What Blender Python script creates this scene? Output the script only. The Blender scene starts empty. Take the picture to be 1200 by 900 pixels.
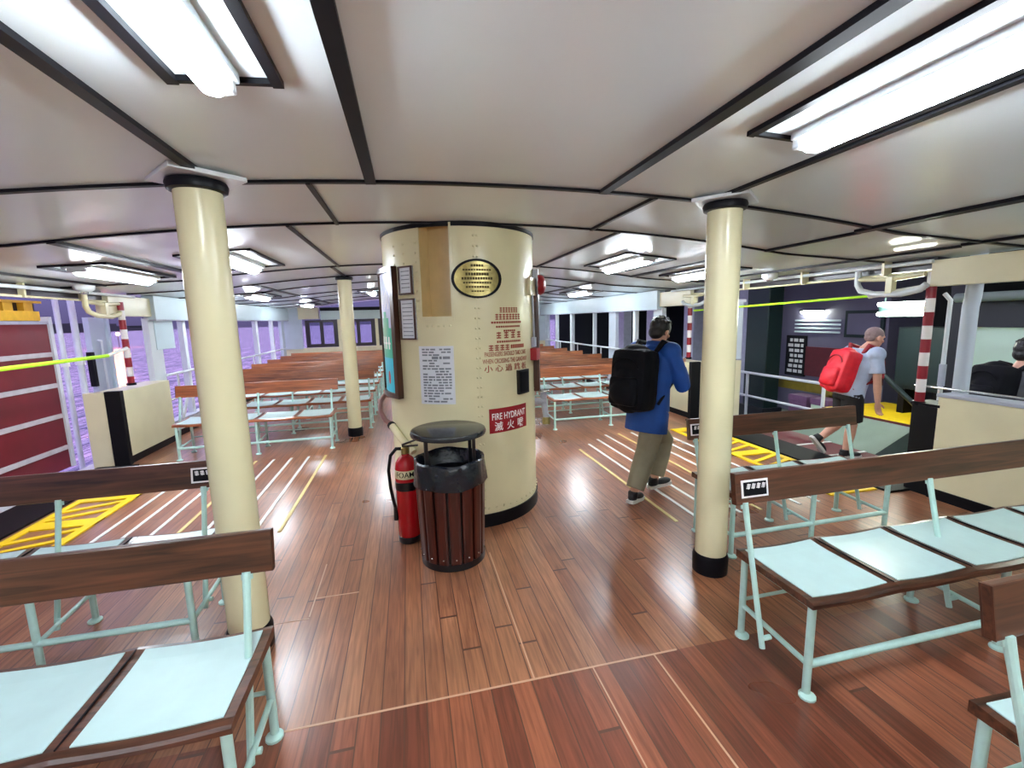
import bpy, bmesh, math, random
from mathutils import Vector, Matrix
random.seed(7)
PI = math.pi
SC = bpy.context.scene
COL = SC.collection

# ------------------------------------------------------------------ materials
def srgb(r, g, b):
    f = lambda c: (c / 255 / 12.92) if c / 255 <= .04045 else ((c / 255 + .055) / 1.055) ** 2.4
    return (f(r), f(g), f(b), 1)

def mat(name, rgb, rough=.5, metal=0, var=.06, scale=12, bump=0, spec=.5, coat=0, emit=None, estr=0):
    m = bpy.data.materials.new(name); m.use_nodes = True
    nt = m.node_tree; n = nt.nodes; l = nt.links
    b = n['Principled BSDF']
    b.inputs['Roughness'].default_value = rough
    b.inputs['Metallic'].default_value = metal
    b.inputs['Specular IOR Level'].default_value = spec
    b.inputs['Coat Weight'].default_value = coat
    base = srgb(*rgb)
    tc = n.new('ShaderNodeTexCoord')
    ns = n.new('ShaderNodeTexNoise'); ns.inputs['Scale'].default_value = scale; ns.inputs['Detail'].default_value = 4
    l.new(tc.outputs['Object'], ns.inputs['Vector'])
    rp = n.new('ShaderNodeValToRGB')
    rp.color_ramp.elements[0].position = .3; rp.color_ramp.elements[1].position = .7
    rp.color_ramp.elements[0].color = tuple(c * (1 - var) for c in base[:3]) + (1,)
    rp.color_ramp.elements[1].color = tuple(min(1, c * (1 + var)) for c in base[:3]) + (1,)
    l.new(ns.outputs['Fac'], rp.inputs['Fac']); l.new(rp.outputs['Color'], b.inputs['Base Color'])
    if bump:
        bp = n.new('ShaderNodeBump'); bp.inputs['Strength'].default_value = bump; bp.inputs['Distance'].default_value = .01
        l.new(ns.outputs['Fac'], bp.inputs['Height']); l.new(bp.outputs['Normal'], b.inputs['Normal'])
    if emit:
        b.inputs['Emission Color'].default_value = srgb(*emit); b.inputs['Emission Strength'].default_value = estr
    return m

def wood_mat(name, dark, light, rough=.35, axis=0, scale=1.0):
    m = bpy.data.materials.new(name); m.use_nodes = True
    nt = m.node_tree; n = nt.nodes; l = nt.links; b = n['Principled BSDF']
    tc = n.new('ShaderNodeTexCoord'); mp = n.new('ShaderNodeMapping')
    s = [26 * scale] * 3; s[axis] = 1.6 * scale
    mp.inputs['Scale'].default_value = s
    l.new(tc.outputs['Object'], mp.inputs['Vector'])
    ns = n.new('ShaderNodeTexNoise'); ns.inputs['Scale'].default_value = 1.4; ns.inputs['Detail'].default_value = 7; ns.inputs['Distortion'].default_value = .8
    l.new(mp.outputs['Vector'], ns.inputs['Vector'])
    rp = n.new('ShaderNodeValToRGB'); rp.color_ramp.elements[0].position = .3; rp.color_ramp.elements[1].position = .72
    rp.color_ramp.elements[0].color = srgb(*dark); rp.color_ramp.elements[1].color = srgb(*light)
    l.new(ns.outputs['Fac'], rp.inputs['Fac']); l.new(rp.outputs['Color'], b.inputs['Base Color'])
    b.inputs['Roughness'].default_value = rough; b.inputs['Coat Weight'].default_value = .25; b.inputs['Coat Roughness'].default_value = .15
    return m

def floor_mat():
    m = bpy.data.materials.new('deck_planks'); m.use_nodes = True
    nt = m.node_tree; n = nt.nodes; l = nt.links; b = n['Principled BSDF']
    def mth(op, a, c=None):
        x = n.new('ShaderNodeMath'); x.operation = op
        for i, v in enumerate((a, c)):
            if v is None: continue
            if isinstance(v, (int, float)): x.inputs[i].default_value = v
            else: l.new(v, x.inputs[i])
        return x.outputs[0]
    tc = n.new('ShaderNodeTexCoord'); sp = n.new('ShaderNodeSeparateXYZ'); l.new(tc.outputs['Object'], sp.inputs[0])
    u = mth('DIVIDE', sp.outputs['X'], .095)
    iu = mth('FLOOR', u)
    wn1 = n.new('ShaderNodeTexWhiteNoise'); wn1.noise_dimensions = '1D'; l.new(iu, wn1.inputs['W'])
    v = mth('ADD', mth('DIVIDE', sp.outputs['Y'], 2.7), mth('MULTIPLY', wn1.outputs['Value'], 7.3))
    iv = mth('FLOOR', v)
    cb = n.new('ShaderNodeCombineXYZ'); l.new(iu, cb.inputs[0]); l.new(iv, cb.inputs[1])
    aft = mth('LESS_THAN', sp.outputs['Y'], 1.78); l.new(aft, cb.inputs[2])
    wn = n.new('ShaderNodeTexWhiteNoise'); wn.noise_dimensions = '3D'; l.new(cb.outputs[0], wn.inputs['Vector'])
    rp = n.new('ShaderNodeValToRGB'); cr = rp.color_ramp
    cr.elements[0].position = 0; cr.elements[0].color = srgb(158, 100, 70)
    cr.elements[1].position = 1; cr.elements[1].color = srgb(186, 130, 94)
    e = cr.elements.new(.5); e.color = srgb(172, 115, 81)
    l.new(wn.outputs['Value'], rp.inputs['Fac'])
    rp2 = n.new('ShaderNodeValToRGB'); cr = rp2.color_ramp
    cr.elements[0].position = 0; cr.elements[0].color = srgb(122, 66, 47)
    cr.elements[1].position = 1; cr.elements[1].color = srgb(178, 108, 76)
    e = cr.elements.new(.5); e.color = srgb(148, 84, 59)
    l.new(wn.outputs['Value'], rp2.inputs['Fac'])
    mxa = n.new('ShaderNodeMixRGB'); l.new(aft, mxa.inputs['Fac']); l.new(rp.outputs['Color'], mxa.inputs[1]); l.new(rp2.outputs['Color'], mxa.inputs[2])
    # grain
    mp = n.new('ShaderNodeMapping'); mp.inputs['Scale'].default_value = (42, 2.2, 1); l.new(tc.outputs['Object'], mp.inputs['Vector'])
    ng = n.new('ShaderNodeTexNoise'); ng.inputs['Scale'].default_value = 1.5; ng.inputs['Detail'].default_value = 6; ng.inputs['Distortion'].default_value = .6
    l.new(mp.outputs['Vector'], ng.inputs['Vector'])
    rg = n.new('ShaderNodeValToRGB'); rg.color_ramp.elements[0].position = .3; rg.color_ramp.elements[0].color = (.56, .54, .54, 1)
    rg.color_ramp.elements[1].position = .7; rg.color_ramp.elements[1].color = (1.12, 1.1, 1.1, 1)
    l.new(ng.outputs['Fac'], rg.inputs['Fac'])
    mx = n.new('ShaderNodeMixRGB'); mx.blend_type = 'MULTIPLY'; mx.inputs['Fac'].default_value = 1
    l.new(mxa.outputs['Color'], mx.inputs[1]); l.new(rg.outputs['Color'], mx.inputs[2])
    # broad wear
    nw = n.new('ShaderNodeTexNoise'); nw.inputs['Scale'].default_value = 1.1; nw.inputs['Detail'].default_value = 3; l.new(tc.outputs['Object'], nw.inputs['Vector'])
    rw = n.new('ShaderNodeValToRGB'); rw.color_ramp.elements[0].position = .35; rw.color_ramp.elements[0].color = (.66, .66, .69, 1)
    rw.color_ramp.elements[1].position = .7; rw.color_ramp.elements[1].color = (1.1, 1.06, 1.02, 1)
    l.new(nw.outputs['Fac'], rw.inputs['Fac'])
    mw = n.new('ShaderNodeMixRGB'); mw.blend_type = 'MULTIPLY'; mw.inputs['Fac'].default_value = 1
    l.new(mx.outputs['Color'], mw.inputs[1]); l.new(rw.outputs['Color'], mw.inputs[2])
    # seams
    fu = mth('FRACT', u); sa = mth('LESS_THAN', mth('ABSOLUTE', mth('SUBTRACT', fu, .5)), .472)
    fv = mth('FRACT', v); sb = mth('LESS_THAN', mth('ABSOLUTE', mth('SUBTRACT', fv, .5)), .4975)
    seam = mth('MULTIPLY', sa, sb)
    ms = n.new('ShaderNodeMixRGB'); l.new(seam, ms.inputs['Fac']); ms.inputs[1].default_value = srgb(88, 54, 40); l.new(mw.outputs['Color'], ms.inputs[2])
    l.new(ms.outputs['Color'], b.inputs['Base Color'])
    rr = n.new('ShaderNodeMapRange'); rr.inputs['To Min'].default_value = .2; rr.inputs['To Max'].default_value = .42
    l.new(nw.outputs['Fac'], rr.inputs['Value']); l.new(rr.outputs['Result'], b.inputs['Roughness'])
    bp = n.new('ShaderNodeBump'); bp.inputs['Strength'].default_value = .25; bp.inputs['Distance'].default_value = .004
    hb = mth('ADD', mth('MULTIPLY', ng.outputs['Fac'], .35), mth('ADD', seam, mth('MULTIPLY', wn.outputs['Value'], .35)))
    l.new(hb, bp.inputs['Height']); l.new(bp.outputs['Normal'], b.inputs['Normal'])
    b.inputs['Coat Weight'].default_value = .3; b.inputs['Coat Roughness'].default_value = .18
    return m

def water_mat():
    m = bpy.data.materials.new('harbour_water'); m.use_nodes = True
    nt = m.node_tree; n = nt.nodes; l = nt.links; b = n['Principled BSDF']
    tc = n.new('ShaderNodeTexCoord')
    mp = n.new('ShaderNodeMapping'); mp.inputs['Scale'].default_value = (1.9, .42, 1); l.new(tc.outputs['Object'], mp.inputs['Vector'])
    ns = n.new('ShaderNodeTexNoise'); ns.inputs['Scale'].default_value = 1.0; ns.inputs['Detail'].default_value = 5; ns.inputs['Distortion'].default_value = .7
    l.new(mp.outputs['Vector'], ns.inputs['Vector'])
    rp = n.new('ShaderNodeValToRGB'); rp.color_ramp.elements[0].position = .35; rp.color_ramp.elements[1].position = .65
    rp.color_ramp.elements[0].color = srgb(70, 62, 112); rp.color_ramp.elements[1].color = srgb(190, 158, 196)  # reflected sky glow painted into the base colour as purple and pink streaks
    l.new(ns.outputs['Fac'], rp.inputs['Fac']); l.new(rp.outputs['Color'], b.inputs['Base Color'])
    b.inputs['Roughness'].default_value = .12
    bp = n.new('ShaderNodeBump'); bp.inputs['Strength'].default_value = 1.0; bp.inputs['Distance'].default_value = .35
    l.new(ns.outputs['Fac'], bp.inputs['Height']); l.new(bp.outputs['Normal'], b.inputs['Normal'])
    return m

def stripe_mat(name, c1, c2, period, phase=0):
    m = bpy.data.materials.new(name); m.use_nodes = True
    nt = m.node_tree; n = nt.nodes; l = nt.links; b = n['Principled BSDF']
    tc = n.new('ShaderNodeTexCoord'); sp = n.new('ShaderNodeSeparateXYZ'); l.new(tc.outputs['Object'], sp.inputs[0])
    a = n.new('ShaderNodeMath'); a.operation = 'MULTIPLY_ADD'; a.inputs[1].default_value = 1 / period; a.inputs[2].default_value = phase; l.new(sp.outputs['Z'], a.inputs[0])
    f = n.new('ShaderNodeMath'); f.operation = 'FRACT'; l.new(a.outputs[0], f.inputs[0])
    g = n.new('ShaderNodeMath'); g.operation = 'GREATER_THAN'; g.inputs[1].default_value = .5; l.new(f.outputs[0], g.inputs[0])
    x = n.new('ShaderNodeMixRGB'); l.new(g.outputs[0], x.inputs['Fac']); x.inputs[1].default_value = srgb(*c1); x.inputs[2].default_value = srgb(*c2)
    l.new(x.outputs['Color'], b.inputs['Base Color']); b.inputs['Roughness'].default_value = .4
    return m

M = dict(
    floor=floor_mat(), water=water_mat(),
    ceil=mat('ceiling_gloss_paint', (228, 239, 242), .22, var=.03, scale=1.2, bump=.02),
    black=mat('black_trim_paint', (15, 15, 20), .4, var=.1, spec=.15),
    cream=mat('cream_gloss_paint', (220, 213, 174), .25, var=.05, scale=3, bump=.05),
    cream2=mat('cream_hull_paint', (214, 206, 172), .35, var=.06, scale=2.5, bump=.06),
    tan=mat('niche_tan', (206, 180, 126), .35, var=.05),  # recess interior, a darker tan than the casing shell
    white=mat('white_gloss_paint', (208, 214, 218), .3, var=.04, scale=4),
    paleblue=mat('pale_blue_white_board', (190, 206, 212), .35, var=.03, scale=3),
    palegreen=mat('pale_green_grey_board', (176, 192, 186), .4, var=.04, scale=3),
    mint=mat('mint_tube_paint', (180, 216, 208), .3, var=.06, scale=20, bump=.08),
    seat=mat('pale_seat_laminate', (186, 214, 213), .33, var=.04, scale=9, bump=.04),
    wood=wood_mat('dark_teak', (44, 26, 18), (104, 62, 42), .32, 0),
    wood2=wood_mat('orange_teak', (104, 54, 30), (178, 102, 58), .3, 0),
    woodz=wood_mat('dark_board', (44, 24, 16), (84, 48, 32), .35, 2),
    slat=wood_mat('bin_slat_wood', (44, 14, 10), (80, 29, 19), .3, 2),
    blackplastic=mat('black_plastic', (14, 14, 18), .3, var=.1),
    bag=mat('bin_liner', (22, 28, 36), .22, var=.2, scale=20, bump=.5),
    blacktop=mat('black_bin_top', (34, 38, 42), .18, var=.08),
    red=mat('extinguisher_red', (176, 20, 28), .25, var=.05),
    signred=mat('sign_red', (150, 14, 30), .4, var=.06),
    letter=mat('white_lettering', (240, 236, 236), .5, var=.02),
    redink=mat('red_lettering', (150, 62, 44), .6, var=.08),
    brass=mat('old_brass', (158, 144, 92), .3, metal=.8, var=.2, scale=30, bump=.1),
    darkbrass=mat('engraved_brass', (70, 58, 26), .5, metal=.6, var=.1),
    steel=mat('bright_steel', (190, 190, 186), .25, metal=.9, var=.05),
    paper=mat('notice_paper', (214, 218, 226), .6, var=.03),
    ink=mat('grey_print', (120, 126, 136), .7, var=.2),
    dark_red=mat('gangplank_red', (108, 22, 34), .45, var=.12, scale=4, bump=.08),
    grey_bar=mat('grey_cleat', (186, 180, 186), .5, var=.1),
    yellow=mat('yellow_paint', (244, 206, 20), .45, var=.07, scale=6),
    amber=mat('amber_paint', (226, 178, 50), .45, var=.1),
    rubber=mat('black_rubber', (13, 13, 17), .55, var=.15, spec=.2),
    rope=mat('lime_webbing', (176, 236, 40), .6, var=.06),
    strap=mat('white_strap', (224, 226, 222), .6, var=.05),
    grey_metal=mat('grey_painted_steel', (168, 172, 186), .4, var=.08),
    greypanel=mat('pale_grey_panel', (186, 196, 206), .4, var=.05, scale=3),
    window_dark=mat('dark_window_frame', (44, 36, 42), .35, var=.1),
    pier_floor=mat('pier_grey_green_deck', (112, 128, 116), .6, var=.12, scale=3, bump=.1),
    pier_dark=mat('pier_dark_green_paint', (12, 36, 36), .5, var=.15, scale=2),
    pier_night=mat('pier_dark_wall', (16, 22, 30), .6, var=.2, scale=1.5),
    pier_grey=mat('pier_mauve_wall', (96, 94, 116), .6, var=.1, scale=2),
    pier_pale=mat('pale_green_screen', (186, 216, 190), .5, var=.03, scale=2),
    pier_olive=mat('olive_yellow_beam', (118, 104, 28), .6, var=.12),
    maroon=mat('maroon_panel', (92, 24, 34), .5, var=.12),
    mauve=mat('mauve_crate', (110, 78, 110), .6, var=.12),
    skin=mat('skin', (206, 156, 132), .5, var=.05, scale=30),
    blue=mat('blue_jacket', (16, 70, 150), .7, var=.12, scale=9, bump=.2),
    khaki=mat('khaki_trousers', (140, 134, 112), .8, var=.1, scale=9, bump=.2),
    bpack=mat('black_backpack_cloth', (12, 13, 19), .7, var=.2, spec=.15, scale=18, bump=.15),
    rpack=mat('red_backpack_cloth', (226, 24, 44), .55, var=.1, scale=18, bump=.15),
    rpackd=mat('dark_red_strap', (140, 16, 28), .6, var=.1),
    hairb=mat('black_hair', (22, 20, 20), .45, var=.3, scale=60, bump=.5),
    hairg=mat('grey_hair', (138, 118, 112), .8, var=.12, scale=60, bump=.4),
    shirt=mat('pale_blue_grey_shirt', (170, 184, 206), .75, var=.08, scale=12, bump=.15),
    shorts=mat('black_shorts', (18, 18, 22), .7, var=.15, scale=12),
    shoe=mat('black_shoe', (20, 20, 24), .5, var=.15),
    sole=mat('white_sole', (214, 212, 206), .5, var=.05),
    greybag=mat('grey_cloth', (78, 80, 86), .7, var=.15),
    poster_sky=mat('poster_lilac', (196, 200, 226), .3, var=.1, scale=6),
    poster_green=mat('poster_teal', (52, 178, 140), .3, var=.1, scale=6),
    poster_cyan=mat('poster_cyan', (46, 190, 214), .3, var=.08, scale=6),
    poster_red=mat('poster_red', (196, 50, 46), .4),
    pipe_pink=mat('worn_copper_paint', (150, 112, 108), .35, var=.12),
    lamp=mat('lamp_diffuser', (255, 255, 255), .5, emit=(236, 246, 255), estr=11),
    neon=mat('pier_tube_glow', (255, 255, 255), .5, emit=(246, 255, 236), estr=16),
    warm=mat('warm_lamp_glow', (255, 200, 140), .5, emit=(255, 150, 80), estr=55),
    stripes=stripe_mat('red_white_bands', (140, 22, 38), (226, 222, 220), .236, .02),
)

# ------------------------------------------------------------------ mesh helpers
class MB:
    def __init__(s): s.bm = bmesh.new()
    def box(s, c, d, rot=None, bev=0):
        r = bmesh.ops.create_cube(s.bm, size=1)
        mt = Matrix.Translation(c) @ (rot.to_4x4() if rot else Matrix()) @ Matrix.Diagonal((*d, 1))
        bmesh.ops.transform(s.bm, matrix=mt, verts=r['verts'])
        if bev:
            es = list({e for v in r['verts'] for e in v.link_edges})
            bmesh.ops.bevel(s.bm, geom=es, offset=bev, segments=2, affect='EDGES', profile=.6)
        return s
    def span(s, a, b, bev=0):
        a, b = Vector(a), Vector(b)
        return s.box((a + b) / 2, [max(abs(x), 1e-4) for x in (b - a)], bev=bev)
    def bar(s, p, q, w, h, bev=0):
        """a rectangular bar from p to q, w across and h along its own up direction"""
        p, q = Vector(p), Vector(q); d = q - p
        z = d.normalized(); up = Vector((0, 0, 1)) if abs(z.z) < .95 else Vector((0, 1, 0))
        x = z.cross(up).normalized(); y = x.cross(z)
        R = Matrix((x, y, z)).transposed()
        return s.box((p + q) / 2, (w, h, d.length), R, bev)
    def tube(s, pts, r, n=10, caps=True):
        pts = [Vector(p) for p in pts]; rs = r if isinstance(r, (list, tuple)) else [r] * len(pts)
        rings = []; last = None
        for i, p in enumerate(pts):
            t = ((pts[min(i + 1, len(pts) - 1)] - p).normalized() + (p - pts[max(i - 1, 0)]).normalized()).normalized()
            if last is None:
                u = Vector((0, 0, 1)) if abs(t.z) < .9 else Vector((1, 0, 0))
                a = t.cross(u).normalized()
            else:
                a = (last - t * last.dot(t)).normalized()
            last = a; b = t.cross(a)
            rings.append([s.bm.verts.new(p + (a * math.cos(k * 2 * PI / n) + b * math.sin(k * 2 * PI / n)) * rs[i]) for k in range(n)])
        for A, B in zip(rings, rings[1:]):
            for k in range(n): s.bm.faces.new((A[k], A[(k + 1) % n], B[(k + 1) % n], B[k]))
        if caps: s.bm.faces.new(rings[0][::-1]); s.bm.faces.new(rings[-1])
        return s
    def lathe(s, prof, n=32, c=(0, 0, 0), caps=True):
        c = Vector(c); rings = []
        for r, z in prof:
            rings.append([s.bm.verts.new(c + Vector((max(r, 1e-4) * math.cos(k * 2 * PI / n), max(r, 1e-4) * math.sin(k * 2 * PI / n), z))) for k in range(n)])
        for A, B in zip(rings, rings[1:]):
            for k in range(n): s.bm.faces.new((A[k], A[(k + 1) % n], B[(k + 1) % n], B[k]))
        if caps: s.bm.faces.new(rings[0][::-1]); s.bm.faces.new(rings[-1])
        return s
    def loft(s, rings, n=20, caps=True):
        """rings: (centre, half-axis a, half-axis b) ellipses"""
        R = []
        for c, a, b in rings:
            c, a, b = Vector(c), Vector(a), Vector(b)
            R.append([s.bm.verts.new(c + a * math.cos(k * 2 * PI / n) + b * math.sin(k * 2 * PI / n)) for k in range(n)])
        for A, B in zip(R, R[1:]):
            for k in range(n): s.bm.faces.new((A[k], A[(k + 1) % n], B[(k + 1) % n], B[k]))
        if caps: s.bm.faces.new(R[0][::-1]); s.bm.faces.new(R[-1])
        return s
    def ball(s, c, r, rot=None, seg=20):
        v = bmesh.ops.create_uvsphere(s.bm, u_segments=seg, v_segments=seg // 2 + 2, radius=1)['verts']
        r = (r, r, r) if isinstance(r, (int, float)) else r
        bmesh.ops.transform(s.bm, matrix=Matrix.Translation(c) @ (rot.to_4x4() if rot else Matrix()) @ Matrix.Diagonal((*r, 1)), verts=v)
        return s
    def prism(s, poly, depth, mtx=Matrix()):
        a = [s.bm.verts.new(mtx @ Vector((x, y, 0))) for x, y in poly]; b = [s.bm.verts.new(mtx @ Vector((x, y, depth))) for x, y in poly]
        k = len(poly)
        for i in range(k): s.bm.faces.new((a[i], a[(i + 1) % k], b[(i + 1) % k], b[i]))
        s.bm.faces.new(a[::-1]); s.bm.faces.new(b)
        return s
    def mesh(s, name, smooth=False):
        bmesh.ops.recalc_face_normals(s.bm, faces=s.bm.faces)
        me = bpy.data.meshes.new(name); s.bm.to_mesh(me); s.bm.free()
        for p in me.polygons: p.use_smooth = smooth
        if smooth: 
            try: me.set_sharp_from_angle(angle=math.radians(42))
            except Exception: pass
        return me
    def build(s, name, m, parent=None, smooth=False):
        return obj(name, s.mesh(name, smooth), m, parent)

def obj(name, me, m, parent=None):
    o = bpy.data.objects.new(name, me)
    if m: 
        me.materials.clear(); me.materials.append(M[m] if isinstance(m, str) else m)
    COL.objects.link(o)
    if parent: o.parent = parent
    return o

def tag(o, label=None, cat=None, group=None, kind=None):
    for k, v in (('label', label), ('category', cat), ('group', group), ('kind', kind)):
        if v: o[k] = v
    return o

def thing(name, label, cat, loc=(0, 0, 0), rz=0, group=None):
    o = bpy.data.objects.new(name, None); COL.objects.link(o)
    o.empty_display_size = .1
    o.location = loc; o.rotation_euler = (0, 0, rz)
    return tag(o, label, cat, group)

def struct(name, mb, m, smooth=False):
    return tag(mb.build(name, m, None, smooth), kind='structure')

def dup(root, loc, label, group=None, rz=None, name=None):
    r = root.copy(); COL.objects.link(r); r.location = loc; r['label'] = label
    if rz is not None: r.rotation_euler = (0, 0, rz)
    if group: r['group'] = group
    for ch in list(root.children):
        c = ch.copy(); COL.objects.link(c); c.parent = r
        for g in list(ch.children):
            d = g.copy(); COL.objects.link(d); d.parent = c
    return r

def text_mesh(s, size, depth=0, bend=None, at=None):
    """lettering as a mesh in the XZ plane, centred; bend = (radius, angle0) wraps it round a vertical cylinder"""
    cu = bpy.data.curves.new('lettering', 'FONT'); cu.body = s; cu.size = size; cu.align_x = 'CENTER'; cu.align_y = 'CENTER'; cu.extrude = depth; cu.offset = size * .012
    t = bpy.data.objects.new('lettering', cu); COL.objects.link(t)
    bpy.context.view_layer.update()
    me = bpy.data.meshes.new_from_object(t.evaluated_get(bpy.context.evaluated_depsgraph_get()))
    bpy.data.objects.remove(t); bpy.data.curves.remove(cu)
    return me

def remesh(mb, voxel, smooth=3, post=None):
    me = mb.mesh('tmp'); o = bpy.data.objects.new('tmp', me); COL.objects.link(o)
    r = o.modifiers.new('r', 'REMESH'); r.mode = 'VOXEL'; r.voxel_size = voxel
    if smooth:
        q = o.modifiers.new('s', 'SMOOTH'); q.iterations = smooth; q.factor = .5
    bpy.context.view_layer.update()
    out = bpy.data.meshes.new_from_object(o.evaluated_get(bpy.context.evaluated_depsgraph_get()))
    bpy.data.objects.remove(o); bpy.data.meshes.remove(me)
    for p in out.polygons: p.use_smooth = True
    return out

# ------------------------------------------------------------------ the deck shell
def cz(x):
    d = abs(x)
    return 2.36 - (.025 * d * d if d < 2.8 else .196 + .06 * (d - 2.8))
def cslope(x):
    return math.atan((cz(x + .01) - cz(x - .01)) / .02)

Y0, Y1, XH = -3.2, 14.6, 3.95
fl = struct('floor', MB().span((-4.15, Y0, -.12), (4.15, Y1, 0)), 'floor')
def ceiling():
    mb = MB(); xs = [-4.15 + 8.3 * i / 46 for i in range(47)]
    for zo in (0, .08):
        pass
    g = [[[mb.bm.verts.new((x, y, cz(x) + zo)) for x in xs] for y in (Y0, Y1)] for zo in (0, .08)]
    for k in range(46):
        mb.bm.faces.new((g[0][0][k], g[0][0][k + 1], g[0][1][k + 1], g[0][1][k]))
        mb.bm.faces.new((g[1][0][k], g[1][0][k + 1], g[1][1][k + 1], g[1][1][k]))
        for j in (0, 1): mb.bm.faces.new((g[0][j][k], g[0][j][k + 1], g[1][j][k + 1], g[1][j][k]))
    for k in (0, 46): mb.bm.faces.new((g[0][0][k], g[0][1][k], g[1][1][k], g[1][0][k]))
    return struct('ceiling', mb, 'ceil', True)
ce = ceiling()
def batten_x(x, ya, yb, w=.035, h=.022):
    MB().box((x, (ya + yb) / 2, cz(x) - h / 2 + .002), (w, yb - ya, h), Matrix.Rotation(-cslope(x), 3, 'Y')).build('ceiling_batten', 'black', ce)
def batten_y(y, xa, xb, w=.022, h=.016):
    mb = MB(); n = max(2, int((xb - xa) / .15)); R = []
    for i in range(n + 1):
        x = xa + (xb - xa) * i / n; z = cz(x) + .002
        R.append([mb.bm.verts.new(p) for p in ((x, y - w / 2, z), (x, y + w / 2, z), (x, y + w / 2, z - h), (x, y - w / 2, z - h))])
    for A, B in zip(R, R[1:]):
        for k in range(4): mb.bm.faces.new((A[k], A[(k + 1) % 4], B[(k + 1) % 4], B[k]))
    mb.bm.faces.new(R[0]); mb.bm.faces.new(R[-1][::-1]); mb.build('ceiling_batten', 'black', ce)
for x, ya, yb, w in ((-.605, Y0, 2.45, .05), (.645, Y0, 2.45, .05), (-1.31, Y0, 2.3, .04), (1.31, Y0, 2.3, .03), (2.575, Y0, 2.56, .055), (-2.575, Y0, 2.56, .055),
                  (3.55, Y0, 2.56, .035), (-3.55, Y0, 2.56, .035), (.98, 2.45, 3.4, .022), (-.9, 2.45, 3.4, .022), (2.6, 2.56, 3.4, .022),
                  (-1.22, 3.4, 5.75, .022), (1.22, 3.4, 5.75, .022), (-2.57, 3.4, 5.75, .05), (2.57, 3.9, 5.75, .05), (3.6, 2.6, 5.75, .022), (-3.6, 2.6, 5.75, .022),
                  (2.5, 6.9, 9.6, .05), (-2.5, 6.9, 9.6, .05), (-1.3, 5.75, 6.9, .03), (2.5, 10.6, 13.4, .05), (-2.5, 10.6, 13.4, .05)):
    batten_x(x, ya, yb, w)
for y, w in ((2.45, .03), (3.4, .022), (5.75, .03), (6.9, .024), (8.05, .024), (9.6, .05), (10.6, .03), (12.0, .05), (13.4, .05)):
    batten_y(y, -4.0, 4.0, w)

# lines let into the deck: caulked joints and the white anti-slip strips at the gangways
def flat(name, a, b, m, z=.003):
    MB().span((a[0], a[1], -.002), (b[0], b[1], z)).build(name, m, fl)
caulk = mat('pale_caulk', (196, 156, 128), .5)
M['caulk'] = caulk; M['strip_cream'] = mat('worn_cream_strip', (222, 204, 140), .6)
for a, b in (((.011, 1.78), (.019, 2.95)), ((-1.05, 1.776), (.75, 1.786)), ((-1.105, 2.53), (-1.098, 3.1)), ((-1.4, 2.51), (-1.1, 2.518)), ((-1.1, 2.70), (-.85, 2.708)),
             ((.62, .55), (.628, 1.78)), ((.30, .4), (.306, 1.78))):
    flat('caulk_line', a, b, 'caulk', .0015)
for s in (-1, 1):
    for k in range(8):
        x = s * (1.56 + .2 * k)
        flat('anti_slip_strip', (x - .014, 3.02 if s > 0 else 3.72 - .02 * k), (x + .014, 5.12 + .55 * min(1, k / 3) if s > 0 else 5.85), 'strap' if k % 4 else 'strip_cream', .006)
    # yellow ladder-hatched tread at the gangway
    tr = thing('hatched_tread', 'yellow ladder-hatched tread plate on the deck beside the %s' % ('raised dark red gangplank' if s < 0 else 'walking person with red backpack'), 'tread plate', (s * 3.42, 3.0, 0))
    mb = MB(); mb.span((-.25, .1, 0), (-.19, 2.6, .012)).span((.2, .1, 0), (.27, 2.6, .012))
    for k in range(5):
        y = .17 + .6 * k
        mb.span((-.25, y - .075, 0), (.27, y + .075, .0118))
        if k < 4:
            for q in (.12, .3): mb.bar((-.21, y + q, .006), (.22, y + q + .16, .006), .05, .011 + q * .001)
    mb.build('hatching', 'yellow', tr)
    MB().span((.3, 0, 0), (.73, 3.1, .02)).build('edge_mat', 'rubber', tr) if s > 0 else MB().span((-.73, 0, 0), (-.3, 3.1, .02)).build('edge_mat', 'rubber', tr)

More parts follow.
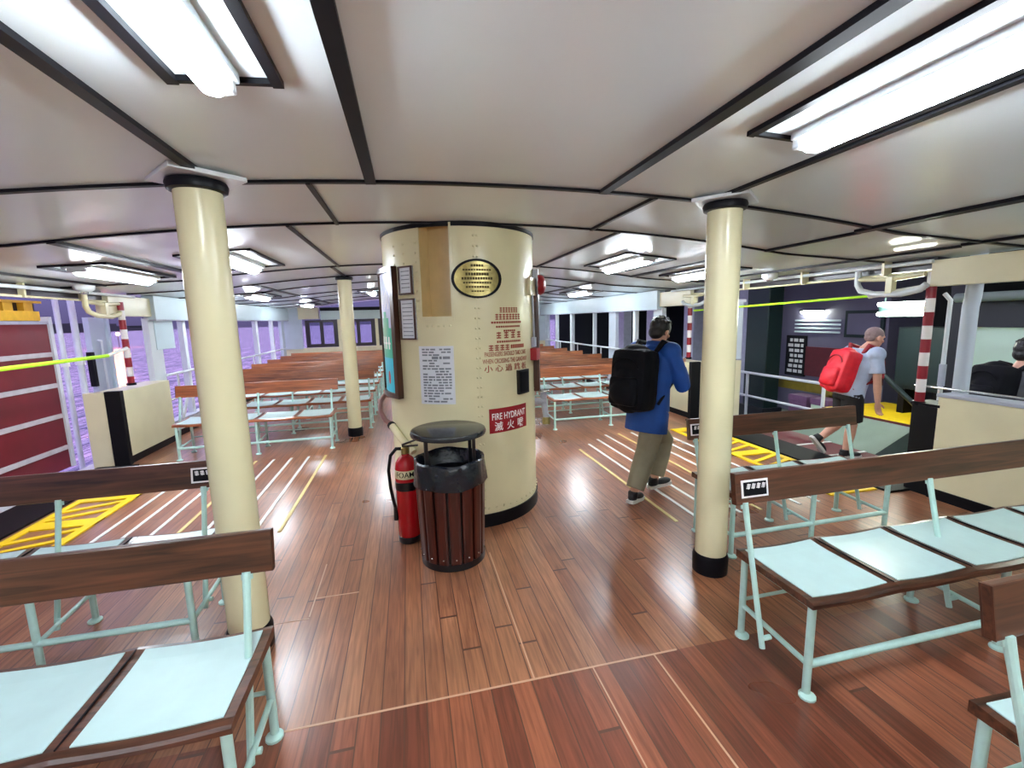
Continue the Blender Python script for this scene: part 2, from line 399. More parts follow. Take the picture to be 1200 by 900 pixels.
# hull sides
GA, GB = 3.02, 6.2      # gangway opening along the ship
def hull(s):
    side = 'right' if s > 0 else 'left'
    xi = s * XH
    def piece(name, y0, y1, z0, z1, m, t=.16, skirt=False):
        w = struct(name, MB().span((xi, y0, z0), (xi + s * t, y1, z1), .008), m)
        if skirt: MB().span((xi - s * .012, y0, 0), (xi, y1, .09)).build('skirting', 'black', w)
        MB().span((xi - s * .012, y0 - .01, z1), (xi + s * (t + .02), y1 + .01, z1 + .028), .006).build('capping', 'grey_metal' if z1 < 1.2 else 'white', w)
        return w
    piece('wall_%s_aft' % side, Y0, GA - .16, 0, .9, 'cream2', skirt=True)
    w = piece('wall_%s_fore' % side, GB + .01, Y1, 0, .22, 'white', t=.12, skirt=True)
    # thick cream end of the bulwark, with its black corner, facing the gangway
    MB().span((xi - s * .11, GB - .05, 0), (xi + s * .05, GB + .02, .91)).build('corner_fender', 'rubber', w)
    MB().span((xi + s * .05, GB - .04, -.1), (xi + s * (.27 if s < 0 else .8), GB + .05, .9), .006).build('end_panel', 'cream2', w)
    MB().span((xi - s * .1, GB, .09), (xi + s * .2, GB + 1.12, .9), .01).build('end_box', 'cream2', w); MB().span((xi - s * .09, GB, .0), (xi + s * .2, GB + 1.1, .09)).build('box_base', 'black', w)
    # header beams and fascia
    b = struct('trim_header_%s' % side, MB().span((xi, GB + .2, 1.8), (xi + s * .14, 7.35, 2.05), .006), 'cream2')
    b2 = struct('trim_fascia_%s' % side, MB().span((xi - s * .05, 7.3, 1.76), (xi + s * .1, Y1, 2.09), .006), 'paleblue')
    MB().span((xi - s * .05, 7.3, 1.745), (xi + s * .1, Y1, 1.76)).build('drip_edge', 'grey_metal', b2)
    struct('trim_header_%s_aft' % side, MB().span((xi, Y0, 1.84), (xi + s * .14, GA + .0, 2.06), .006), 'cream2')
    struct('trim_coaming_%s' % side, MB().span((xi + s * .06, GA, 1.99), (xi + s * .2, GB + .2, 2.12)), 'window_dark')
    # uprights of the open side
    for y, w_, m in ((7.42, .3, 'white'), (8.3, .1, 'white'), (9.3, .34 if s > 0 else .06, 'greypanel' if s > 0 else 'white'), (10.35, .08, 'white'), (11.9, .16, 'white'), (13.2, .1, 'white'), (14.2, .3, 'greypanel')):
        struct('trim_upright_%s' % side, MB().span((xi + s * .04, y - w_ / 2, .22), (xi + s * .12, y + w_ / 2, 1.78), .005), m)
    r = thing('side_handrail', 'white tubular handrail along the open side behind the benches, %s' % ('above the harbour water' if s < 0 else 'beyond the walking person in blue'), 'handrail')
    MB().tube([(xi + s * .0, 7.5, .95), (xi + s * .0, 14.1, .95)], .02).build('rail', 'white', r, True); MB().tube([(xi, 7.5, .58), (xi, 14.1, .58)], .014).build('lower_rail', 'white', r, True)
    for y in (7.8, 9.8, 11.3, 12.7):
        MB().tube([(xi, y, .2), (xi, y, .95)], .016).bar((xi, y, .22), (xi, y + .25, .6), .02, .06).build('rail_bracket', 'white', r)
hull(-1); hull(1)
struct('wall_light_stop', MB().span((-4.15, Y0 - .1, 0), (4.15, Y0, 2.4)), 'cream2')  # unseen wall added behind the camera to keep the light in
# forward end: low bulkhead, dark window band, pale beam over it
wf = struct('wall_fore', MB().span((-4.1, Y1, 0), (4.1, Y1 + .12, .92)), 'cream2')
struct('trim_beam_fore', MB().span((-3.0, Y1 - .1, 1.76), (3.0, Y1 + .12, 2.02), .006), 'palegreen')
MB().span((-3.0, Y1 - .11, 2.02), (3.0, Y1 + .12, 2.12)).build('top_batten', 'black', wf)  # black strip along the top of the beam
for s in (-1, 1):
    struct('trim_post_fore', MB().span((s * 3.05, Y1 - .12, 1.78), (s * 3.62, Y1 + .12, 2.12), .01), 'cream2')
    struct('trim_post_fore', MB().span((s * 3.56, Y1 - .05, .9), (s * 4.1, Y1 + .12, 2.12), .01), 'greypanel')
wx = [-3.52, -2.5, -1.4, -.3, .8, 1.9, 3.52]
for i in range(6):
    a, b = wx[i] + .05, wx[i + 1] - .05
    w = MB(); t = .12
    w.span((a, Y1, .93), (a + t, Y1 + .06, 1.75)).span((b - t, Y1, .93), (b, Y1 + .06, 1.75)).span((a + t, Y1, .93), (b - t, Y1 + .06, 1.03)).span((a + t, Y1, 1.68), (b - t, Y1 + .06, 1.75))
    w.span(((a + b) / 2 - .05, Y1 + .005, 1.03), ((a + b) / 2 + .05, Y1 + .055, 1.68))
    o = struct('window_%d' % (i + 1), w, 'window_dark')
    gl = bpy.data.materials.get('window_glass')
    if not gl:
        gl = mat('window_glass', (220, 226, 240), .03); gl.node_tree.nodes['Principled BSDF'].inputs['Transmission Weight'].default_value = 1
        gl.node_tree.nodes['Principled BSDF'].inputs['IOR'].default_value = 1.12
    MB().span((a + t, Y1 + .028, 1.03), (b - t, Y1 + .034, 1.68)).build('pane', gl, o)
    if i: struct('trim_mullion_fore', MB().span((wx[i] - .045, Y1 - .03, .92), (wx[i] + .045, Y1 + .1, 1.77), .01), 'cream')

# ------------------------------------------------------------------ pillars
def pillar(x, y, label, plate=True, lean=0):
    t = thing('support_pillar', label, 'pillar', (x, y, 0))
    zt = cz(x)
    MB().lathe([(.093, .05), (.095, .1), (.095, zt - .03)], 36).build('shaft', 'cream', t, True)
    MB().lathe([(.106, 0), (.108, .1), (.1, .125), (.094, .128)], 36).build('base_collar', 'black', t, True)
    MB().lathe([(.096, zt - .075), (.116, zt - .07), (.122, zt - .045), (.116, zt - .03), (.1, zt - .028)], 36).build('top_collar', 'black', t, True)
    if plate:
        MB().box((0, 0, zt - .016), (.3, .3, .02), Matrix.Rotation(math.radians(40), 3, 'Z'), .003).build('ceiling_plate', 'white', t)
    return t
pillar(-1.345, 2.36, 'large cream round pillar at the end of the hatched-tread bench, left of the funnel')
pillar(1.37, 2.36, 'cream round pillar with black foot beside the bench with the white-framed plate')
pillar(-1.3, 6.8, 'slender cream pillar with black foot among the far benches, seen left of the funnel', False)

# ------------------------------------------------------------------ benches
def bench_proto(n, loc, label, group, plate=None, wood='wood'):
    L = n * .463
    t = thing('bench', label, 'bench', loc, 0, group)
    # seat: timber frame of gently dished boards, one dish per place
    top = [(0, .447), (.008, .456), (.03, .461), (.1, .4605), (.2, .459), (.3, .459), (.38, .462), (.43, .468), (.448, .466)]
    dip = lambda x: -.011 * math.sin(PI * ((x / .463) % 1))
    nx = n * 8; mb = MB()
    U = [[mb.bm.verts.new((L * i / nx, y, z + dip(L * i / nx))) for y, z in top] for i in range(nx + 1)]
    D = [[mb.bm.verts.new((L * i / nx, y, .428 + dip(L * i / nx) * .5)) for y, z in top] for i in range(nx + 1)]
    for i in range(nx):
        for j in range(len(top) - 1):
            mb.bm.faces.new((U[i][j], U[i + 1][j], U[i + 1][j + 1], U[i][j + 1])); mb.bm.faces.new((D[i][j], D[i + 1][j], D[i + 1][j + 1], D[i][j + 1]))
        for j in (0, -1): mb.bm.faces.new((U[i][j], U[i + 1][j], D[i + 1][j], D[i][j]))
    for i in (0, nx):
        for j in range(len(top) - 1): mb.bm.faces.new((U[i][j], U[i][j + 1], D[i][j + 1], D[i][j]))
    st = mb.build('seat', wood, t)
    for i in range(1, n): MB().bar((i * .463, .03, .461), (i * .463, .43, .4665), .004, .007).build('joint', 'black', st)
    tz = lambda y: [z0 + (z1 - z0) * (y - y0) / (y1 - y0) for (y0, z0), (y1, z1) in zip(top, top[1:]) if y0 <= y <= y1][0]
    ys = [.035, .08, .14, .2, .26, .32, .37, .425]
    for i in range(n):
        mb = MB(); x0, x1 = i * .463 + .033, (i + 1) * .463 - .033; q = 8
        rows = [[mb.bm.verts.new((x0 + (x1 - x0) * j / q, y, tz(y) + dip(x0 + (x1 - x0) * j / q) + .004)) for j in range(q + 1)] for y in ys]
        low = [[mb.bm.verts.new(v.co - Vector((0, 0, .007))) for v in r_] for r_ in rows]
        for a in range(len(ys) - 1):
            for j in range(q): mb.bm.faces.new((rows[a][j], rows[a][j + 1], rows[a + 1][j + 1], rows[a + 1][j]))
            for j in (0, q): mb.bm.faces.new((rows[a][j], rows[a + 1][j], low[a + 1][j], low[a][j]))
        for a in (0, len(ys) - 1):
            for j in range(q): mb.bm.faces.new((rows[a][j], rows[a][j + 1], low[a][j + 1], low[a][j]))
        mb.build('seat_panel', 'seat', t)
    # legs in pairs with a low side rail
    xs = [.03 + (L - .06) * i / max(1, round(n / 2)) for i in range(round(n / 2) + 1)]
    for x in xs:
        for y in (.03, .42):
            MB().tube([(x, y, .012), (x, y, .43)], .0165).lathe([(.034, 0), (.034, .01), (.018, .018)], 12, (x, y - .008, 0)).build('leg', 'mint', t, True)
        MB().tube([(x, .03, .15), (x, .42, .17)], .012).build('side_rail', 'mint', t, True); MB().tube([(x, .02, .418), (x, .43, .418)], .012).build('seat_bearer', 'mint', t, True)
    MB().tube([(xs[0], .03, .15), (xs[-1], .03, .15)], .0165).build('front_stretcher', 'mint', t, True)
    MB().tube([(xs[0], .42, .2), (xs[-1], .42, .2)], .009).build('rear_stretcher', 'mint', t, True)
    # pivoting back: flat posts carrying one plank
    ps = [-.035 + (L - .01) * i / max(1, round(n / 2)) for i in range(round(n / 2) + 1)]
    for x in ps:
        MB().tube([(x, .21, .1), (x, .345, .66), (x, .366, .75)], [.013, .013, .015], 10).box((x, .37, .745), (.04, .008, .05), Matrix.Rotation(math.radians(-9), 3, 'X'), .002).tube([(x, .21, .15), (x + .04, .21, .15)], .012, 8).build('back_post', 'mint', t)
    R = Matrix.Rotation(math.radians(-9), 3, 'X')
    bk = MB().box((L / 2 - .02, .39, .815), (L + .13, .03, .155), R, .006).build('backrest', wood, t)
    for x in (-.083, L + .043):
        MB().box((x, .39, .815), (.003, .032, .152), R).build('end_cap', 'woodz', bk)
    if plate is not None:
        MB().box((plate, .372, .815), (.15, .004, .085), R, .001).build('plate_border', 'letter', bk)
        MB().box((plate, .370, .815), (.128, .004, .066), R, .001).build('plate_face', 'black', bk)
        mb = MB()
        for i in range(4):
            for dz in (0, .009, .018):
                mb.box((plate - .042 + .028 * i, .3668 - (.006 + dz) * .158, .815 + .006 + dz), (.019, .002, .0055), R)
            mb.box((plate - .042 + .028 * i, .3668 - .015 * .158, .815 + .015), (.004, .0024, .026), R)
        for i in range(7):
            mb.box((plate - .045 + .0145 * i, .3668 + .016 * .158, .815 - .017), (.0095, .002, .0075), R)
        mb.build('plate_lettering', 'letter', bk)
    return t
G = 'teak and mint tube benches'
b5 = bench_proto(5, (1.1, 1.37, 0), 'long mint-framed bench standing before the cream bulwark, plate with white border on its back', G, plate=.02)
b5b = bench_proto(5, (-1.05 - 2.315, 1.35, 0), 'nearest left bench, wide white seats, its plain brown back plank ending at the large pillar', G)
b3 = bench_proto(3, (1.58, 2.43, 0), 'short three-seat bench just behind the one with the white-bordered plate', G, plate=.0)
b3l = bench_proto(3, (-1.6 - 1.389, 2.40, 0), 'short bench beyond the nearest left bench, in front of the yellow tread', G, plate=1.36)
dup(b5b, (1.14, .42, 0), 'bench at the bottom right corner, mostly cut off, only its inboard end showing', G)
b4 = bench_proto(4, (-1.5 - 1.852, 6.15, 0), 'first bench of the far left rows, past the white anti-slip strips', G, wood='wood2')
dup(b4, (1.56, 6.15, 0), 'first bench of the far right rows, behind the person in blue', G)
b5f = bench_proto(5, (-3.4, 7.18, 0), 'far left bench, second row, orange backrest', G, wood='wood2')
ordn = ['second', 'third', 'fourth', 'fifth', 'sixth', 'seventh']
for k in range(6):
    y = 7.18 + 1.03 * k
    if k: dup(b5f, (-3.4, y, 0), 'far left bench, %s row counted from the pillar-side front, below the harbour openings' % ordn[k], G)
    dup(b5f, (1.06, y, 0), 'far right bench, %s row counted from behind the person in blue' % ordn[k], G)

# ------------------------------------------------------------------ funnel casing
FX, FY, FR = 0.0, 3.99, .64
fc = thing('funnel_casing', 'wide cream riveted funnel casing standing in the middle of the deck', 'funnel casing', (FX, FY, 0))
def cyl(a, z, r=FR):     # a in degrees, 0 faces the viewer's end of the ship
    a = math.radians(a); return Vector((r * math.sin(a), -r * math.cos(a), z))
def casing():
    mb = MB()
    angs = [-180, -150, -120, -90, -75, -60, -50, -41, -33.2, -26, -19, -12.8, -5, 4, 13, 22, 31, 40, 50, 60, 75, 90, 120, 150]
    fine = []
    for a, b in zip(angs, angs[1:] + [180]):
        n = max(1, round((b - a) / 5))
        fine += [a + (b - a) * i / n for i in range(n)]
    zs = [0, .12, .6, 1.0, 1.68, 2.355, 2.4]
    V = [[mb.bm.verts.new(cyl(a, z)) for a in fine] for z in zs]
    n = len(fine)
    for i in range(len(zs) - 1):
        for k in range(n):
            mid = fine[k] + 1
            if zs[i] == 1.68 and -33.3 < mid < -12.9: continue
            mb.bm.faces.new((V[i][k], V[i][(k + 1) % n], V[i + 1][(k + 1) % n], V[i + 1][k]))
    return mb
casing().build('shell', 'cream', fc, True)
mb = MB(); ns = [-33.2 + 20.4 * i / 6 for i in range(7)]
for k in range(6):
    a, b = ns[k], ns[k + 1]
    f = lambda a, z, r: mb.bm.verts.new(cyl(a, z, r))
    mb.bm.faces.new((f(a, 1.68, FR - .13), f(b, 1.68, FR - .13), f(b, 2.355, FR - .13), f(a, 2.355, FR - .13)))
    for z in (1.68, 2.355): mb.bm.faces.new((f(a, z, FR), f(b, z, FR), f(b, z, FR - .13), f(a, z, FR - .13)))
for a in (ns[0], ns[-1]): mb.bm.faces.new((f(a, 1.68, FR), f(a, 1.68, FR - .13), f(a, 2.355, FR - .13), f(a, 2.355, FR)))
nb = mb.build('recess', 'tan', fc)
mb = MB()
mb.bm.free(); mb = MB()
def patch(mb, a0, a1, z0, z1, r0, r1, n=8):
    V = []
    for i in range(n + 1):
        a = a0 + (a1 - a0) * i / n
        V.append([mb.bm.verts.new(cyl(a, z, r)) for z, r in ((z0, r0), (z0, r1), (z1, r1), (z1, r0))])
    for A, B in zip(V, V[1:]):
        for k in range(4): mb.bm.faces.new((A[k], A[(k + 1) % 4], B[(k + 1) % 4], B[k]))
    mb.bm.faces.new(V[0]); mb.bm.faces.new(V[-1][::-1])
    return mb
mb = MB()
for a, z in [(-11.8, 1.68)]:
    patch(mb, -12.6, -11.2, 1.66, 2.35, FR - .005, FR + .008, 2); patch(mb, -34.6, -33.2, 1.66, 2.35, FR - .005, FR + .006, 2); patch(mb, -34.6, -11.2, 1.645, 1.68, FR - .005, FR + .008, 6)
mb.build('recess_frame', 'cream', fc)
mb = MB(); patch(mb, -180, 180, 0, .105, FR - .01, FR + .012, 72); mb.build('base_band', 'black', fc, True)
mb = MB(); patch(mb, -180, 180, 2.325, 2.36, FR - .01, FR + .008, 72); mb.build('top_band', 'black', fc, True)
mb = MB()      # plate seams and rivet rows
rv = [(a, z) for a in (3.2, 5.6) for z in [.16 + .075 * i for i in range(29)]] + [(a, z) for a in (-47, -57, -36.5) for z in [1.66 + .07 * i for i in range(9)]] \
   + [(-178 + 6 * i, .15) for i in range(60)] + [(-30 + 4 * i, 1.61) for i in range(5)]
for a, z in rv:
    p = cyl(a, z, FR + .001); mb.ball(p, (.009, .009, .008), None, 8)
mb.build('rivets', 'cream', fc, True)
mb = MB(); patch(mb, 4.2, 4.6, .12, 2.3, FR - .002, FR + .002, 1); patch(mb, -180, 180, 1.045, 1.05, FR - .003, FR + .003, 60); mb.build('plate_seam', 'cream', fc)

def wrap(me, r, a0):
    for v in me.vertices:
        p = cyl(a0 + math.degrees(v.co.x / r), v.co.y, r + v.co.z); v.co = p
def on_casing(name, me, m, parent): return obj(name, me, m, parent)
def letters(parent, s, size, a, z, r, m, name='lettering', sx=1):
    me = text_mesh(s, size, .0006)
    for v in me.vertices: v.co.x *= sx; v.co.y += z
    bm = bmesh.new(); bm.from_mesh(me); bmesh.ops.triangulate(bm, faces=bm.faces[:]); bm.to_mesh(me); bm.free()
    wrap(me, r, a); o = obj(name, me, m, parent); return o
def block_marks(mb, a, z, n, w, h, r, gap=1.35, kind='cjk'):
    d = math.degrees(w * gap / r)
    for i in range(n):
        c = a + (i - (n - 1) / 2) * d; hw = math.degrees(w / 2 / r)
        if kind == 'cjk':
            for q in range(3): patch(mb, c - hw, c + hw, z - h / 2 + q * h * .37, z - h / 2 + q * h * .37 + h * .2, r, r + .0015, 1)
            patch(mb, c - hw * .2, c + hw * .2, z - h / 2, z + h / 2, r, r + .0018, 1)
        else:
            patch(mb, c - hw, c + hw, z - h / 2, z + h / 2, r, r + .0015, 1)
def ell(mb, a0, z0, ra, rz, r0, r1, n=40, inner=None):
    k = FR
    pts = [(math.degrees(ra * math.cos(i * 2 * PI / n) / k) + a0, z0 + rz * math.sin(i * 2 * PI / n)) for i in range(n)]
    O0 = [mb.bm.verts.new(cyl(a, z, r0)) for a, z in pts]; O1 = [mb.bm.verts.new(cyl(a, z, r1)) for a, z in pts]
    for i in range(n): mb.bm.faces.new((O0[i], O0[(i + 1) % n], O1[(i + 1) % n], O1[i]))
    if inner:
        q = [(math.degrees(ra * inner * math.cos(i * 2 * PI / n) / k) + a0, z0 + rz * inner * math.sin(i * 2 * PI / n)) for i in range(n)]
        I1 = [mb.bm.verts.new(cyl(a, z, r1)) for a, z in q]; I0 = [mb.bm.verts.new(cyl(a, z, r0)) for a, z in q]
        for i in range(n):
            mb.bm.faces.new((O1[i], O1[(i + 1) % n], I1[(i + 1) % n], I1[i])); mb.bm.faces.new((I1[i], I1[(i + 1) % n], I0[(i + 1) % n], I0[i]))
    else:
        prev = O1
        for f_ in (.8, .6, .4, .2):
            cur = [mb.bm.verts.new(cyl(a0 + (a - a0) * f_, z0 + (z - z0) * f_, r1)) for a, z in pts]
            for i in range(n): mb.bm.faces.new((prev[i], prev[(i + 1) % n], cur[(i + 1) % n], cur[i]))
            prev = cur
        mb.bm.faces.new(prev)
F0 = (FX, FY, 0)
# brass plaque
t = thing('plaque', 'oval engraved brass plaque with black rim high on the funnel casing', 'plaque', F0)
mb = MB(); ell(mb, 5.0, 1.95, .172, .128, FR - .002, FR + .01); mb.build('plate', 'brass', t, True)
mb = MB(); ell(mb, 5.0, 1.95, .19, .143, FR - .002, FR + .018, inner=.89); mb.build('rim', 'black', t, True)
mb = MB()
for i, (n, h) in enumerate(((5, .018), (11, .012), (9, .02), (12, .018), (11, .012), (9, .014), (5, .01))):
    z = 2.045 - .031 * i
    block_marks(mb, 5.0, z, n, .016, h, FR + .0102, 1.25, 'bar')
mb.build('engraving', 'darkbrass', t)
# hydrant sign
t = thing('hydrant_sign', 'dark red sign reading FIRE HYDRANT stuck on the funnel casing', 'sign', F0)
mb = MB(); patch(mb, 10.3, 45.4, .762, .957, FR, FR + .004, 14); mb.build('plate', 'signred', t, True)
letters(t, 'FIRE HYDRANT', .074, 27.8, .89, FR + .0045, 'letter', sx=.7); [letters(t, c_, .078, a_, .808, FR + .0045, 'letter') for c_, a_ in (('\u6ec5', 17.5), ('\u706b', 27.6), ('\u5589', 37.7))]
# red wording painted on the casing
t = thing('painted_warning', 'brownish red painted warning to passengers in rows on the funnel casing', 'painted lettering', F0)
mb = MB()
block_marks(mb, 29, 1.72, 7, .02, .04, FR + .0005); block_marks(mb, 28.5, 1.668, 8, .024, .045, FR + .0005)
block_marks(mb, 27.5, 1.625, 14, .017, .016, FR + .0005, 1.3, 'bar'); block_marks(mb, 28.5, 1.592, 12, .016, .014, FR + .0005, 1.3, 'bar'); block_marks(mb, 29, 1.56, 6, .016, .014, FR + .0005, 1.3, 'bar')
block_marks(mb, 29, 1.527, 4, .04, .05, FR + .0005, 1.75); block_marks(mb, 29, 1.477, 12, .015, .016, FR + .0005, 1.4, 'bar')
block_marks(mb, 20, 1.432, 4, .038, .045, FR + .0005, 1.3); block_marks(mb, 37, 1.435, 8, .016, .03, FR + .0005, 1.3, 'bar')
mb.build('small_print', 'redink', t)
letters(t, 'PASSENGERS SHOULD TAKE CARE', .05, 27.5, 1.382, FR + .001, 'redink', sx=.56)
letters(t, 'WHEN CROSSING THE GANGWAY', .05, 27.5, 1.328, FR + .001, 'redink', sx=.585)
letters(t, '\u5c0f \u5fc3 \u904e \u8df3 \u677f', .058, 27.5, 1.268, FR + .001, 'redink', sx=1.25)
# paper notice
t = thing('paper_notice', 'printed paper notice taped to the funnel casing, crowded with small grey print', 'notice', F0)
mb = MB(); patch(mb, -37.5, -12.5, 1.015, 1.46, FR, FR + .003, 10); mb.build('sheet', 'paper', t, True)
mb = MB(); rnd = random.Random(3)
for i in range(20):
    z = 1.435 - .021 * i; a = -35
    while a < -16:
        w = rnd.uniform(1.2, 5); h = .012 if i not in (3,) else .02
        if rnd.random() < .8: patch(mb, a, min(a + w, -14.5), z - h / 2, z + h / 2, FR + .003, FR + .0042, 2)
        a += w + .8
mb.build('print', 'ink', t)
# two small framed certificates
for nm, a0, a1, z0, z1, la in (('upper', -51.5, -39, 1.85, 2.06, 'upper of two small framed certificates beside the tall poster'), ('lower', -52, -38, 1.51, 1.82, 'lower, taller framed certificate beside the tall poster')):
    t = thing('framed_certificate', la, 'picture frame', F0, 0, 'framed certificates on the casing')
    mb = MB(); patch(mb, a0, a1, z0, z1, FR, FR + .014, 6); mb.build('sheet', 'paper', t, True)
    mb = MB(); w = 1.1
    patch(mb, a0, a0 + w, z0, z1, FR, FR + .024, 2); patch(mb, a1 - w, a1, z0, z1, FR, FR + .024, 2); patch(mb, a0, a1, z0, z0 + .012, FR, FR + .024, 6); patch(mb, a0, a1, z1 - .012, z1, FR, FR + .024, 6)
    mb.build('frame', 'woodz', t)
    mb = MB()
    for i in range(int((z1 - z0) / .03) - 1): patch(mb, a0 + 2.5, a1 - 2.5, z1 - .035 - .03 * i - .006, z1 - .035 - .03 * i, FR + .014, FR + .0148, 3)
    mb.build('print', 'ink', t)
# tall poster on the left flank
t = thing('poster', 'tall dark-framed poster in lilac, teal and cyan on the left flank of the funnel casing', 'poster', F0)
Rr = FR + .03
for nm, z0, z1, m in (('lilac_sky', 1.6, 2.03, 'poster_sky'), ('teal_band', 1.36, 1.6, 'poster_green'), ('cyan_sea', 1.08, 1.36, 'poster_cyan')):
    mb = MB(); patch(mb, -92, -59, z0, z1, FR, Rr, 12); mb.build(nm, m, t, True)
mb = MB(); patch(mb, -80, -66, 1.6, 1.68, Rr, Rr + .001, 6); patch(mb, -76, -70, 1.66, 1.73, Rr, Rr + .001, 4); mb.build('hill_print', 'poster_green', t)
mb = MB()
for i, a in enumerate((-86, -80, -74, -68)):
    patch(mb, a, a + 2, 1.43, 1.53, Rr, Rr + .001, 2); patch(mb, a - 1, a + 3.2, 1.47, 1.485, Rr, Rr + .0012, 2)
for i in range(10): patch(mb, -88 + i * 2.5, -87 + i * 2.5, 1.75 + .02 * (i % 3), 1.86 + .02 * (i % 3), Rr, Rr + .001, 1)
mb.build('white_script', 'letter', t)
mb = MB(); ell(mb, -70, 1.2, .022, .055, Rr - .01, Rr + .001, 16); mb.build('red_figure', 'poster_red', t)
mb = MB(); patch(mb, -95, -92, 1.04, 2.07, FR, FR + .05, 2); patch(mb, -59, -55, 1.04, 2.07, FR, FR + .05, 2); patch(mb, -95, -55, 1.04, 1.08, FR, FR + .05, 10); patch(mb, -95, -55, 2.03, 2.07, FR, FR + .05, 10); mb.build('frame', 'woodz', t)
# right flank board with bell and call point
t = thing('mounting_board', 'dark upright board fixed to the right flank of the funnel casing', 'board', F0)
mb = MB(); patch(mb, 66, 100, 1.02, 2.06, FR, FR + .05, 10); mb.build('plank', 'woodz', t)
t = thing('alarm_bell', 'maroon alarm bell with beige bracket high on the right flank of the funnel casing', 'bell', F0)
mb = MB(); patch(mb, 52, 64, 1.84, 1.98, FR, FR + .03, 4); mb.build('bracket', 'cream2', t)
p = cyl(69, 1.93, FR + .05); q = cyl(69, 1.93, FR + .1)
mb = MB(); d = (q - p).normalized()
mb.tube([p, p + d * .02, p + d * .045, p + d * .06], [.085, .085, .07, .03], 20); mb.build('gong', 'signred', t, True)
t = thing('call_point', 'small red alarm call point with grey conduit box, right edge of the funnel casing', 'alarm button', F0)
mb = MB(); patch(mb, 56, 67, 1.3, 1.4, FR, FR + .055, 3); mb.build('box', 'signred', t)
mb = MB(); patch(mb, 59, 67, 1.41, 1.49, FR, FR + .03, 3); mb.tube([cyl(63, 1.49, FR + .015), cyl(61, 1.8, FR + .012), cyl(59, 1.84, FR + .012)], .009); mb.build('conduit', 'grey_metal', t)
t = thing('black_box', 'flat black switch box above the red hydrant sign', 'box', F0)
mb = MB(); patch(mb, 35, 47.6, 1.045, 1.24, FR, FR + .025, 5); mb.build('cover', 'blackplastic', t)
mb = MB(); patch(mb, 36.5, 46, 1.06, 1.225, FR + .025, FR + .028, 4); mb.build('door', 'black', t)
# hydrant valve right side and curved hand wheel pipe left side
t = thing('hydrant_valve', 'grey hydrant valve with hose outlet low on the right side of the funnel casing', 'valve', F0)
p = cyl(78, .9, FR)
MB().tube([cyl(78, .9, FR - .01), cyl(78, .9, FR + .1)], .035).tube([cyl(78, .9, FR + .08), cyl(78, .98, FR + .08)], .03).tube([cyl(78, .9, FR + .08), cyl(74, .76, FR + .1)], .028).build('body', 'grey_metal', t, True)
MB().tube([cyl(78, 1.0, FR + .08) + Vector((.05 * math.cos(i * PI / 8), .05 * math.sin(i * PI / 8), 0)) for i in range(17)], .008).build('hand_wheel', 'steel', t, True)
MB().tube([cyl(74, .76, FR + .1), cyl(73, .7, FR + .1)], .036).build('outlet', 'brass', t, True)
t = thing('curved_pipe', 'worn brownish curved grab pipe bowing out from the left side of the funnel casing', 'pipe', F0)
pts = [cyl(-84, 1.02, FR - .01), cyl(-84, 1.03, FR + .05), cyl(-82, .99, FR + .09), cyl(-79, .9, FR + .1), cyl(-75, .83, FR + .07), cyl(-72, .8, FR + .03)]
MB().tube(pts, .022).build('grab_pipe', 'pipe_pink', t, True)
MB().tube([cyl(-72, .8, FR + .04), cyl(-70, .79, FR + .035)], .034).build('black_end', 'rubber', t, True)
MB().tube([cyl(-70, .79, FR + .035), cyl(-58, .72, FR + .03), cyl(-45, .62, FR + .03)], .03).build('feed_pipe', 'cream', t, True)

# ------------------------------------------------------------------ litter bin and extinguisher
t = thing('litter_bin', 'round wooden-slatted litter bin with black liner and raised black lid, before the funnel casing', 'bin', (-.236, 2.98, 0))
MB().lathe([(.2, .03), (.215, .62)], 40, caps=True).build('drum', 'blackplastic', t, True)
MB().lathe([(.205, 0), (.222, .005), (.222, .05), (.2, .052)], 40).build('base_ring', 'blackplastic', t, True)
ns_ = 16
for k in range(ns_):
    a = k * 2 * PI / ns_; mb = MB()
    c0 = Vector((.211 * math.cos(a), .211 * math.sin(a), .045)); c1 = Vector((.229 * math.cos(a), .229 * math.sin(a), .6)); tv = Vector((-math.sin(a), math.cos(a), 0)); rv_ = Vector((math.cos(a), math.sin(a), 0))
    vs = []
    for c, w in ((c0, .034), (c1, .0365)):
        vs.append([mb.bm.verts.new(c + tv * sx * w + rv_ * sr) for sx, sr in ((-1, -.008), (1, -.008), (1, .004), (.6, .008), (-.6, .008), (-1, .004))])
    for i in range(6): mb.bm.faces.new((vs[0][i], vs[0][(i + 1) % 6], vs[1][(i + 1) % 6], vs[1][i]))
    mb.bm.faces.new(vs[0][::-1]); mb.bm.faces.new(vs[1])
    sl = mb.build('slat', 'slat', t)
    MB().ball(c0.lerp(c1, .07) + rv_ * .009, .007, None, 8).ball(c0.lerp(c1, .95) + rv_ * .009, .007, None, 8).build('screw', 'steel', sl, True)
